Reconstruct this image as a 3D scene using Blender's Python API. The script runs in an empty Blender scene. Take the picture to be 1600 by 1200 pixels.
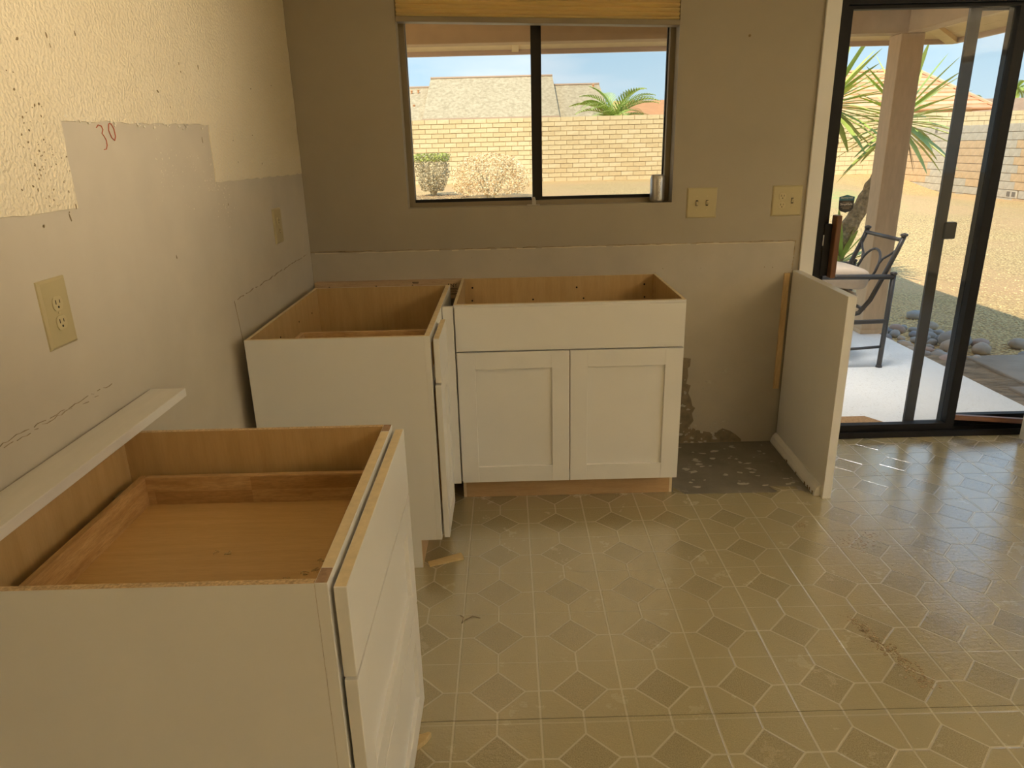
import bpy, bmesh, math, random
from mathutils import Vector, Matrix, noise as mnoise

random.seed(7)
SC = bpy.context.scene
COL = SC.collection
R = math.radians
PI = math.pi

# ------------------------------------------------------------------ camera
CAMP = (0.92021, -3.33504, 1.45786)
YAW, PITCH, ROLL, FPX = 0.0014125, -0.3231878, -0.0246551, 1105.67
cy, sy, cp, sp = math.cos(YAW), math.sin(YAW), math.cos(PITCH), math.sin(PITCH)
_f = Vector((sy * cp, cy * cp, sp)); _r = Vector((cy, -sy, 0)); _u = _r.cross(_f)
_cr, _sr = math.cos(ROLL), math.sin(ROLL)
_r2 = _r * _cr + _u * _sr; _u2 = -_r * _sr + _u * _cr
cd = bpy.data.cameras.new('camera'); cam = bpy.data.objects.new('camera', cd); COL.objects.link(cam)
cam.matrix_world = Matrix(((_r2.x, _u2.x, -_f.x, CAMP[0]), (_r2.y, _u2.y, -_f.y, CAMP[1]), (_r2.z, _u2.z, -_f.z, CAMP[2]), (0, 0, 0, 1)))
cd.sensor_width = 36; cd.lens = 36 * FPX / 1600; cd.clip_start = .02; cd.clip_end = 500
SC.camera = cam

# ------------------------------------------------------------------ sky, sun, exposure
SC.view_settings.view_transform = 'Standard'; SC.view_settings.look = 'None'
SC.view_settings.exposure = 0.3; SC.view_settings.gamma = 1.0
SC.view_settings.use_curve_mapping = False
w = bpy.data.worlds.new('sky'); SC.world = w; w.use_nodes = True
nt = w.node_tree; nt.nodes.clear()
out = nt.nodes.new('ShaderNodeOutputWorld'); bg = nt.nodes.new('ShaderNodeBackground')
tc = nt.nodes.new('ShaderNodeTexCoord'); sep = nt.nodes.new('ShaderNodeSeparateXYZ')
ramp = nt.nodes.new('ShaderNodeValToRGB')
nt.links.new(tc.outputs['Generated'], sep.inputs[0]); nt.links.new(sep.outputs['Z'], ramp.inputs[0])
el = ramp.color_ramp.elements
el[0].position = 0.0; el[0].color = (.68, .85, .93, 1)
el[1].position = 0.6; el[1].color = (.36, .60, .92, 1)
e = el.new(.12); e.color = (.47, .69, .86, 1)
# faint high cloud
nz = nt.nodes.new('ShaderNodeTexNoise'); nz.inputs['Scale'].default_value = 3.2; nz.inputs['Detail'].default_value = 6
mp = nt.nodes.new('ShaderNodeMapping'); mp.inputs['Scale'].default_value = (1, 1, 5)
nt.links.new(tc.outputs['Generated'], mp.inputs[0]); nt.links.new(mp.outputs[0], nz.inputs['Vector'])
cr = nt.nodes.new('ShaderNodeMapRange'); cr.inputs[1].default_value = .52; cr.inputs[2].default_value = .75; cr.inputs[4].default_value = .55
nt.links.new(nz.outputs['Fac'], cr.inputs[0])
mx = nt.nodes.new('ShaderNodeMix'); mx.data_type = 'RGBA'
nt.links.new(cr.outputs[0], mx.inputs[0]); nt.links.new(ramp.outputs[0], mx.inputs[6]); mx.inputs[7].default_value = (.95, .97, 1.0, 1)
nt.links.new(mx.outputs[2], bg.inputs[0]); bg.inputs[1].default_value = 1.0
nt.links.new(bg.outputs[0], out.inputs[0])

sd = bpy.data.lights.new('sun', 'SUN'); sun = bpy.data.objects.new('sun', sd); COL.objects.link(sun)
sd.energy = 4.0; sd.angle = R(.6); sd.color = (1.0, .90, .70)
sun.rotation_euler = Vector((0.9, 2.0, -2.3)).to_track_quat('-Z', 'Y').to_euler()

FILL_COL = (1.0, .84, .62); FILL_POWER = 46; SPOT_POWER = 150  # colour and power of the added fill lamps
SC.cycles.use_denoising = True
SC.cycles.max_bounces = 10; SC.cycles.diffuse_bounces = 5; SC.cycles.transparent_max_bounces = 16
SC.cycles.caustics_reflective = False; SC.cycles.caustics_refractive = False
SC.cycles.sample_clamp_indirect = 6

# ------------------------------------------------------------------ materials
def L(r, g, b):
    f = lambda c: (c / 255 / 12.92) if c / 255 <= .04045 else ((c / 255 + .055) / 1.055) ** 2.4
    return (f(r), f(g), f(b), 1)
def new_mat(name):
    m = bpy.data.materials.new(name); m.use_nodes = True
    n = m.node_tree; b = n.nodes['Principled BSDF']
    return m, n, b
def N(n, t, **kw):
    x = n.nodes.new(t)
    for k, v in kw.items(): setattr(x, k, v)
    return x
def math_node(n, op, a, b=None, c=None):
    x = n.nodes.new('ShaderNodeMath'); x.operation = op
    for i, v in enumerate((a, b, c)):
        if v is None: continue
        if isinstance(v, (int, float)): x.inputs[i].default_value = v
        else: n.links.new(v, x.inputs[i])
    return x.outputs[0]
def mix_col(n, fac, a, b, blend='MIX'):
    x = n.nodes.new('ShaderNodeMix'); x.data_type = 'RGBA'; x.blend_type = blend
    for i, v in ((0, fac), (6, a), (7, b)):
        if isinstance(v, (int, float)): x.inputs[i].default_value = v
        elif isinstance(v, tuple): x.inputs[i].default_value = v if len(v) == 4 else (*v, 1)
        else: n.links.new(v, x.inputs[i])
    return x.outputs[2]
def objcoord(n, scale=(1, 1, 1)):
    t = n.nodes.new('ShaderNodeTexCoord'); m = n.nodes.new('ShaderNodeMapping'); m.inputs['Scale'].default_value = scale
    n.links.new(t.outputs['Object'], m.inputs[0]); return m.outputs[0]
def noise(n, vec, scale, detail=4, rough=.55):
    x = n.nodes.new('ShaderNodeTexNoise'); x.inputs['Scale'].default_value = scale; x.inputs['Detail'].default_value = detail; x.inputs['Roughness'].default_value = rough
    if vec is not None: n.links.new(vec, x.inputs['Vector'])
    return x.outputs['Fac']
def rng(n, v, a, b, c=0., d=1.):
    x = n.nodes.new('ShaderNodeMapRange'); n.links.new(v, x.inputs[0])
    for i, q in enumerate((a, b, c, d)): x.inputs[i + 1].default_value = q
    return x.outputs[0]
def bump(n, b, h, strength, dist=.01):
    x = n.nodes.new('ShaderNodeBump'); x.inputs['Strength'].default_value = strength; x.inputs['Distance'].default_value = dist
    n.links.new(h, x.inputs['Height']); n.links.new(x.outputs[0], b.inputs['Normal'])
def simple(name, col, rough=.5, metal=0., var=.0, vscale=20, bstr=0., bscale=200, bdist=.002, spec=None, vec_scale=(1, 1, 1), var2=None):
    m, n, b = new_mat(name)
    b.inputs['Roughness'].default_value = rough; b.inputs['Metallic'].default_value = metal
    if spec is not None: b.inputs['Specular IOR Level'].default_value = spec
    b.inputs['Base Color'].default_value = col
    if var or bstr: v = objcoord(n, vec_scale)
    if var:
        f = noise(n, v, vscale)
        d = tuple(c * (1 - var) for c in col[:3]) + (1,)
        e = tuple(min(1, c * (1 + var)) for c in col[:3]) + (1,)
        if var2: d = var2
        n.links.new(mix_col(n, rng(n, f, .3, .7), d, e), b.inputs['Base Color'])
    if bstr: bump(n, b, noise(n, v, bscale, 3), bstr, bdist)
    return m

M = {}
M['paint'] = simple('flat wall paint', (.365, .32, .24, 1), .65, var=.04, vscale=3, bstr=.25, bscale=90, bdist=.001)
M['drywall'] = simple('sanded drywall', (.56, .505, .41, 1), .7, var=.05, vscale=5, bstr=.2, bscale=60, bdist=.001)
# orange-peel glossy kitchen paint
m, n, b = new_mat('orange peel paint')
v = objcoord(n); b.inputs['Base Color'].default_value = (.72, .62, .42, 1); b.inputs['Roughness'].default_value = .34; b.inputs['Coat Weight'].default_value = 1.0; b.inputs['Coat IOR'].default_value = 1.8; b.inputs['Coat Roughness'].default_value = .3
f1 = noise(n, v, 125, 2, .5); bump(n, b, f1, 1.0, .0045); n.links.new(b.inputs['Normal'].links[0].from_socket, b.inputs['Coat Normal'])
n.links.new(mix_col(n, rng(n, noise(n, v, 2.5), .3, .7), (.87, .76, .54, 1), (.92, .82, .61, 1)), b.inputs['Base Color'])
M['peel'] = m
M['ceil'] = simple('ceiling paint', (.78, .74, .64, 1), .8)
M['cab'] = simple('white cabinet paint', (.80, .785, .75, 1), .32, var=.012, vscale=6, bstr=.04, bscale=40, bdist=.001)
M['cabedge'] = simple('bare mdf edge', (.70, .58, .38, 1), .6, var=.08, vscale=60)
M['particle'] = simple('particle board edge', (.52, .38, .22, 1), .8, var=.35, vscale=220, bstr=.3, bscale=300)
M['endgrain'] = simple('stile end grain', (.34, .22, .14, 1), .8, var=.2, vscale=150)
def wood(name, c1, c2, scale=(1, 1, 1), rough=.45, ns=9, fine=.25):
    m, n, b = new_mat(name); v = objcoord(n, scale)
    a = noise(n, v, ns, 5, .6); g = noise(n, v, ns * 7, 3, .6)
    c = mix_col(n, rng(n, a, .3, .72), c1, c2)
    c = mix_col(n, math_node(n, 'MULTIPLY', rng(n, g, .4, .75), fine), c, tuple(x * .55 for x in c1[:3]) + (1,))
    n.links.new(c, b.inputs['Base Color']); b.inputs['Roughness'].default_value = rough
    bump(n, b, g, .12, .001)
    return m
M['ply_v'] = wood('birch ply vertical grain', (.50, .335, .145, 1), (.58, .40, .19, 1), (6, 6, .6), .42, 7, .15)
M['ply_h'] = wood('birch ply drawer bottom', (.52, .33, .13, 1), (.60, .39, .17, 1), (.7, 9, 1), .42, 7, .22)
M['block_x'] = wood('rubberwood side', (.42, .25, .10, 1), (.66, .44, .22, 1), (2, 14, 14), .4, 4, .5)
M['block_y'] = wood('rubberwood end', (.42, .25, .10, 1), (.66, .44, .22, 1), (14, 2, 14), .4, 4, .5)
M['block_x2'] = wood('rubberwood dark', (.34, .19, .07, 1), (.52, .32, .14, 1), (2, 14, 14), .4, 4, .5)
M['kick'] = wood('bare toe kick ply', (.48, .31, .15, 1), (.58, .39, .2, 1), (1, 6, 9), .5, 5, .25)
M['pine'] = wood('pine', (.58, .40, .20, 1), (.70, .52, .28, 1), (14, 14, 1.5), .6, 3, .35)
M['pine_x'] = wood('pine board', (.46, .32, .19, 1), (.58, .42, .26, 1), (2, 12, 12), .65, 3, .35)
M['shim'] = wood('cedar shim', (.56, .41, .19, 1), (.70, .55, .29, 1), (3, 30, 3), .6, 3, .4)
M['handle_wood'] = wood('dark stained wood', (.13, .05, .018, 1), (.2, .085, .03, 1), (10, 10, 1), .35, 3, .3)
M['bar_wood'] = wood('stained wooden bar', (.16, .07, .04, 1), (.25, .12, .07, 1), (1, 12, 12), .4, 3, .3)
M['black'] = simple('black anodised aluminium', (.008, .007, .006, 1), .5, var=.2, vscale=30, spec=.2)
M['blackframe'] = simple('dark bronze window frame', (.018, .015, .011, 1), .5, spec=.25)
M['grey_metal'] = simple('grey screen frame', (.035, .033, .03, 1), .5)
M['steel'] = simple('bright steel', (.62, .60, .56, 1), .28, 1.0)
M['dark'] = simple('dark slot', (.01, .008, .006, 1), .8)
M['hole'] = simple('screw hole', (.012, .008, .004, 1), .9)
M['almond'] = simple('almond plastic', (.47, .40, .225, 1), .32)
M['almond2'] = simple('almond plastic device', (.52, .445, .26, 1), .3)
M['white_plastic'] = simple('white plastic', (.72, .70, .66, 1), .4)
M['filler'] = simple('white filler strip', (.80, .77, .72, 1), .35, var=.03, vscale=9, vec_scale=(6, 1, 6))
M['red'] = simple('red crayon', (.46, .11, .05, 1), .8)
M['scuff'] = simple('scuff mark', (.22, .16, .08, 1), .9)
M['fleck'] = simple('white spackle fleck', (.80, .74, .60, 1), .8)
M['bare'] = simple('torn grey drywall paper', (.235, .19, .125, 1), .9, var=.25, vscale=25)
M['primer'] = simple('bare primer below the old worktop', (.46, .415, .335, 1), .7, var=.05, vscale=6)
M['caulk_dark'] = simple('torn caulk dark line', (.30, .23, .135, 1), .9, var=.4, vscale=40)  # darker tone for cracks and torn caulk lines
M['caulk'] = simple('torn caulk ridge', (.64, .57, .43, 1), .8)
M['ink'] = simple('stamp ink', (.03, .022, .015, 1), .9)
M['dirt'] = simple('brown dirt', (.24, .17, .085, 1), .95, var=.3, vscale=60)
M['dirt2'] = simple('light brown dirt', (.30, .22, .12, 1), .95, var=.2, vscale=60)
M['putty'] = simple('white putty splotch', (.46, .43, .36, 1), .8, var=.2, vscale=40)
# concrete
m, n, b = new_mat('bare concrete'); v = objcoord(n)
c = mix_col(n, rng(n, noise(n, v, 5, 6, .65), .3, .7), (.135, .12, .095, 1), (.215, .195, .155, 1))
c = mix_col(n, math_node(n, 'MULTIPLY', rng(n, noise(n, v, 9, 6, .7), .6, .72), .55), c, (.5, .48, .43, 1))
n.links.new(c, b.inputs['Base Color']); b.inputs['Roughness'].default_value = .6; bump(n, b, noise(n, v, 60), .2, .002)
M['concrete'] = m
# printed vinyl sheet: square grid, darker diamonds, pale embossed lines
m, n, b = new_mat('sheet vinyl'); t = N(n, 'ShaderNodeTexCoord'); s = N(n, 'ShaderNodeSeparateXYZ'); n.links.new(t.outputs['Object'], s.inputs[0])
def cell(o, off, p):
    a = math_node(n, 'DIVIDE', math_node(n, 'SUBTRACT', o, off), p)
    a = math_node(n, 'SUBTRACT', math_node(n, 'FRACT', math_node(n, 'ADD', math_node(n, 'ADD', a, .5), 100)), .5)
    return math_node(n, 'ABSOLUTE', a)
fu, fv = cell(s.outputs['X'], .8615, .2325), cell(s.outputs['Y'], -1.482, .2345)
dd = math_node(n, 'ADD', fu, fv)
DH = .335
inside = math_node(n, 'LESS_THAN', dd, DH)
def band(a, c_, h): return rng(n, math_node(n, 'ABSOLUTE', math_node(n, 'SUBTRACT', a, c_)), h * .5, h, 1, 0)
edge = band(dd, DH, .022)
gridx = band(fu, .5, .017); gridy = band(fv, .5, .012)
cx_ = math_node(n, 'MULTIPLY', band(fv, 0, .016), math_node(n, 'GREATER_THAN', fu, DH))
cy_ = math_node(n, 'MULTIPLY', band(fu, 0, .016), math_node(n, 'GREATER_THAN', fv, DH))
lines = math_node(n, 'MAXIMUM', math_node(n, 'MAXIMUM', edge, gridx), math_node(n, 'MAXIMUM', math_node(n, 'MULTIPLY', gridy, .6), math_node(n, 'MAXIMUM', cx_, cy_)))
v = t.outputs['Object']
sp1 = noise(n, v, 300, 2, .7); sp2 = noise(n, v, 3.5, 5, .6)
base = mix_col(n, rng(n, sp1, .36, .64), (.35, .30, .165, 1), (.475, .415, .245, 1))
base = mix_col(n, rng(n, sp2, .35, .7), base, (.41, .355, .21, 1))
dia = mix_col(n, rng(n, sp1, .36, .64), (.285, .24, .13, 1), (.43, .37, .22, 1))
c = mix_col(n, inside, base, dia)
c = mix_col(n, math_node(n, 'MULTIPLY', lines, .75), c, (.64, .57, .42, 1))
n.links.new(c, b.inputs['Base Color'])
n.links.new(rng(n, noise(n, v, 7, 6, .7), .3, .75, .13, .33), b.inputs['Roughness'])
b.inputs['Specular IOR Level'].default_value = .6
b.inputs['Coat Weight'].default_value = 1.0; b.inputs['Coat IOR'].default_value = 2.9; b.inputs['Coat Roughness'].default_value = .10
# ripples of an old sheet plus the embossed joints
rip = noise(n, objcoord(n, (.8, 1.3, 1)), 60, 3, .6)
h = math_node(n, 'SUBTRACT', math_node(n, 'MULTIPLY', rip, .65), math_node(n, 'MULTIPLY', lines, .55))
h = math_node(n, 'ADD', h, math_node(n, 'MULTIPLY', noise(n, v, 150, 2), .35))
bump(n, b, h, .42, .0035)
n.links.new(b.inputs['Normal'].links[0].from_socket, b.inputs['Coat Normal'])
M['vinyl'] = m
# glass
def glass(name, tint=(.985, .99, .985, 1), refl=1.0, rough=0.0):
    m = bpy.data.materials.new(name); m.use_nodes = True; n = m.node_tree; n.nodes.clear()
    o = N(n, 'ShaderNodeOutputMaterial'); mix = N(n, 'ShaderNodeMixShader'); tr = N(n, 'ShaderNodeBsdfTransparent'); gl = N(n, 'ShaderNodeBsdfGlossy'); fr = N(n, 'ShaderNodeFresnel')
    g_ = N(n, 'ShaderNodeNewGeometry'); n.links.new(rng(n, g_.outputs['Backfacing'], 0, 1, 1.35, 1 / 1.35), fr.inputs['IOR']); tr.inputs[0].default_value = tint; gl.inputs['Roughness'].default_value = rough
    gl.inputs[0].default_value = (refl, refl, refl, 1)
    n.links.new(fr.outputs[0], mix.inputs[0]); n.links.new(tr.outputs[0], mix.inputs[1]); n.links.new(gl.outputs[0], mix.inputs[2]); n.links.new(mix.outputs[0], o.inputs[0])
    return m
M['glass'] = glass('window glass', refl=.55)
def mesh_screen(name, col, cover):
    m = bpy.data.materials.new(name); m.use_nodes = True; n = m.node_tree; n.nodes.clear()
    o = N(n, 'ShaderNodeOutputMaterial'); mix = N(n, 'ShaderNodeMixShader'); tr = N(n, 'ShaderNodeBsdfTransparent'); df = N(n, 'ShaderNodeBsdfDiffuse')
    df.inputs[0].default_value = col; mix.inputs[0].default_value = cover
    n.links.new(tr.outputs[0], mix.inputs[1]); n.links.new(df.outputs[0], mix.inputs[2]); n.links.new(mix.outputs[0], o.inputs[0])
    return m
M['screen'] = mesh_screen('insect screen mesh', (.05, .05, .05, 1), .09)
M['screen_door'] = mesh_screen('door screen mesh', (.06, .06, .06, 1), .07)
# translucent shade cloth
m, n, b = new_mat('cellular shade cloth'); n.nodes.clear()
o = N(n, 'ShaderNodeOutputMaterial'); mix = N(n, 'ShaderNodeMixShader'); df = N(n, 'ShaderNodeBsdfDiffuse'); tl = N(n, 'ShaderNodeBsdfTranslucent')
df.inputs[0].default_value = (.92, .80, .52, 1); tl.inputs[0].default_value = (.97, .82, .44, 1); mix.inputs[0].default_value = .5
n.links.new(df.outputs[0], mix.inputs[1]); n.links.new(tl.outputs[0], mix.inputs[2]); n.links.new(mix.outputs[0], o.inputs[0])
M['shade'] = m
M['rail'] = simple('shade rail', (.27, .22, .14, 1), .5)
# outdoors
M['slump'] = simple('yellow slump block', (.70, .555, .315, 1), .9, var=.10, vscale=9, bstr=.5, bscale=30, bdist=.01)
M['slump_b'] = simple('pale slump block', (.74, .60, .36, 1), .9, var=.10, vscale=7, bstr=.5, bscale=30, bdist=.01)
M['slump_c'] = simple('ochre slump block', (.66, .51, .28, 1), .9, var=.10, vscale=7, bstr=.5, bscale=30, bdist=.01)
M['mortar'] = simple('mortar', (.44, .34, .20, 1), .95, var=.15, vscale=12)
M['tanblock'] = simple('tan painted block', (.78, .56, .33, 1), .9, var=.10, vscale=8, bstr=.4, bscale=40, bdist=.005)
M['greyblock'] = simple('bare grey block', (.66, .60, .48, 1), .9, var=.12, vscale=8, bstr=.4, bscale=40, bdist=.005)
M['mortar2'] = simple('grey mortar', (.42, .34, .24, 1), .95, var=.15, vscale=12)
M['vent'] = simple('vent hollow', (.25, .22, .18, 1), .95)
m, n, b = new_mat('gravel ground'); v = objcoord(n)
vo = N(n, 'ShaderNodeTexVoronoi'); vo.inputs['Scale'].default_value = 42; n.links.new(v, vo.inputs['Vector'])
sc = N(n, 'ShaderNodeSeparateColor'); n.links.new(vo.outputs['Color'], sc.inputs[0])
c = mix_col(n, sc.outputs[0], (.80, .52, .20, 1), (1.0, .74, .34, 1))
c = mix_col(n, rng(n, vo.outputs['Distance'], .25, .75), c, (.36, .23, .10, 1))
c = mix_col(n, rng(n, noise(n, v, .35, 5, .6), .45, .7), c, (.68, .42, .20, 1))
sxyz = N(n, 'ShaderNodeSeparateXYZ'); n.links.new(v, sxyz.inputs[0])
# weedy patch by the yucca
def dist2(px, py, rx, ry):
    a = math_node(n, 'DIVIDE', math_node(n, 'SUBTRACT', sxyz.outputs['X'], px), rx); d = math_node(n, 'DIVIDE', math_node(n, 'SUBTRACT', sxyz.outputs['Y'], py), ry)
    return math_node(n, 'ADD', math_node(n, 'MULTIPLY', a, a), math_node(n, 'MULTIPLY', d, d))
weed = math_node(n, 'MULTIPLY', rng(n, dist2(8.6, 14.5, 1.5, 3.6), .2, 1, 1, 0), rng(n, noise(n, v, 4, 5, .7), .4, .6))
c = mix_col(n, math_node(n, 'MULTIPLY', weed, .75), c, (.42, .50, .16, 1))
n.links.new(c, b.inputs['Base Color']); b.inputs['Roughness'].default_value = .95
bump(n, b, vo.outputs['Distance'], .6, .012)
M['gravel'] = m
M['pebble'] = simple('tan pebble', (.82, .61, .31, 1), .9, var=.28, vscale=14)
m, n, b = new_mat('patio slab'); v = objcoord(n)
c = mix_col(n, rng(n, noise(n, v, 1.8, 6, .7), .3, .7), (.86, .85, .81, 1), (.93, .92, .89, 1))
n.links.new(mix_col(n, rng(n, noise(n, v, 90, 3, .7), .58, .7), c, (.62, .58, .52, 1)), b.inputs['Base Color'])
b.inputs['Roughness'].default_value = .7; bump(n, b, noise(n, v, 120), .3, .003); M['slab'] = m
M['path'] = simple('old grey walkway', (.36, .30, .235, 1), .9, var=.25, vscale=3, bstr=.5, bscale=20, bdist=.01)
M['soil'] = simple('bare brown soil', (.33, .235, .14, 1), .95, var=.45, vscale=7, bstr=1.0, bscale=22, bdist=.04, vec_scale=(.6, 2, 1))
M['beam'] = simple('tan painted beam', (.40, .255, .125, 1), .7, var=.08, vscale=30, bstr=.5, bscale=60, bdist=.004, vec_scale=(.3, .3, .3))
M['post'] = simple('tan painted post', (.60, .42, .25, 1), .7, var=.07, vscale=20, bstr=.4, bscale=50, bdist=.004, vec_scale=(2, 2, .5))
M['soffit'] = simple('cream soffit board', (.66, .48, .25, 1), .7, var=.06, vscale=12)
M['fascia'] = simple('pinkish fascia', (.55, .38, .26, 1), .7)
M['stucco'] = simple('tan stucco', (.60, .46, .30, 1), .9, var=.06, vscale=30)
m, n, b = new_mat('beige shingles'); v = objcoord(n, (1, .5, 1))
c = mix_col(n, rng(n, noise(n, v, 7, 3, .7), .35, .65), (.42, .325, .19, 1), (.62, .495, .31, 1))
n.links.new(c, b.inputs['Base Color']); b.inputs['Roughness'].default_value = .95; M['shingle'] = m
M['tile'] = simple('terracotta roof tile', (.80, .42, .22, 1), .85, var=.12, vscale=3)
M['tile_b'] = simple('pale terracotta roof tile', (.86, .52, .30, 1), .85, var=.12, vscale=3)
M['brownroof'] = simple('brown shingle roof', (.47, .30, .18, 1), .95, var=.15, vscale=3)
M['redroof'] = simple('rust roof', (.66, .32, .14, 1), .95, var=.1, vscale=2)
M['yucca_leaf'] = simple('yucca leaf', (.40, .50, .13, 1), .42, var=.25, vscale=6)
M['yucca_leaf2'] = simple('yellowed yucca leaf', (.62, .66, .18, 1), .45, var=.2, vscale=6)
M['yucca_dry'] = simple('dry yucca leaf', (.50, .34, .17, 1), .8, var=.2, vscale=8)
M['bark'] = simple('shaggy yucca bark', (.42, .28, .15, 1), .95, var=.45, vscale=28, bstr=1.0, bscale=40, bdist=.03)
M['palm_leaf'] = simple('palm leaf', (.46, .56, .14, 1), .5, var=.2, vscale=4)
M['palm_trunk'] = simple('palm trunk', (.35, .24, .14, 1), .95, var=.3, vscale=8)
M['hedge'] = simple('clipped hedge leaf', (.46, .50, .12, 1), .7, var=.25, vscale=9)
M['hedge_twig'] = simple('hedge twig', (.50, .42, .26, 1), .9)
M['drybush'] = simple('dry bleached bush leaf', (.90, .72, .46, 1), .8, var=.25, vscale=9, var2=(.60, .31, .10, 1))
M['chair'] = simple('dark grey iron', (.055, .05, .048, 1), .45)
M['cushion'] = simple('beige cushion cloth', (.62, .50, .38, 1), .9, var=.05, vscale=30, bstr=.2, bscale=300)
M['mat'] = simple('coir doormat', (.40, .23, .10, 1), .95, var=.3, vscale=90, bstr=.6, bscale=200, bdist=.004)
M['stone_a'] = simple('grey river stone', (.40, .37, .34, 1), .7, var=.15, vscale=9)
M['stone_b'] = simple('tan river stone', (.52, .42, .32, 1), .7, var=.15, vscale=9)
M['stone_c'] = simple('dark river stone', (.27, .26, .27, 1), .7, var=.15, vscale=9)
M['stone_d'] = simple('pinkish river stone', (.50, .36, .29, 1), .7, var=.15, vscale=9)
M['teal'] = simple('teal sticker band', (.02, .13, .19, 1), .5)
M['stk_black'] = simple('black sticker', (.008, .008, .009, 1), .5)
M['stk_white'] = simple('white print', (.75, .75, .75, 1), .5)
M['can'] = simple('silver drink can', (.50, .48, .45, 1), .33, .85, var=.12, vscale=30)
M['can_print'] = simple('pale can print', (.82, .80, .76, 1), .5)
M['lampglass'] = simple('lamp diffuser', (.8, .75, .6, 1), .5)

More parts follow.
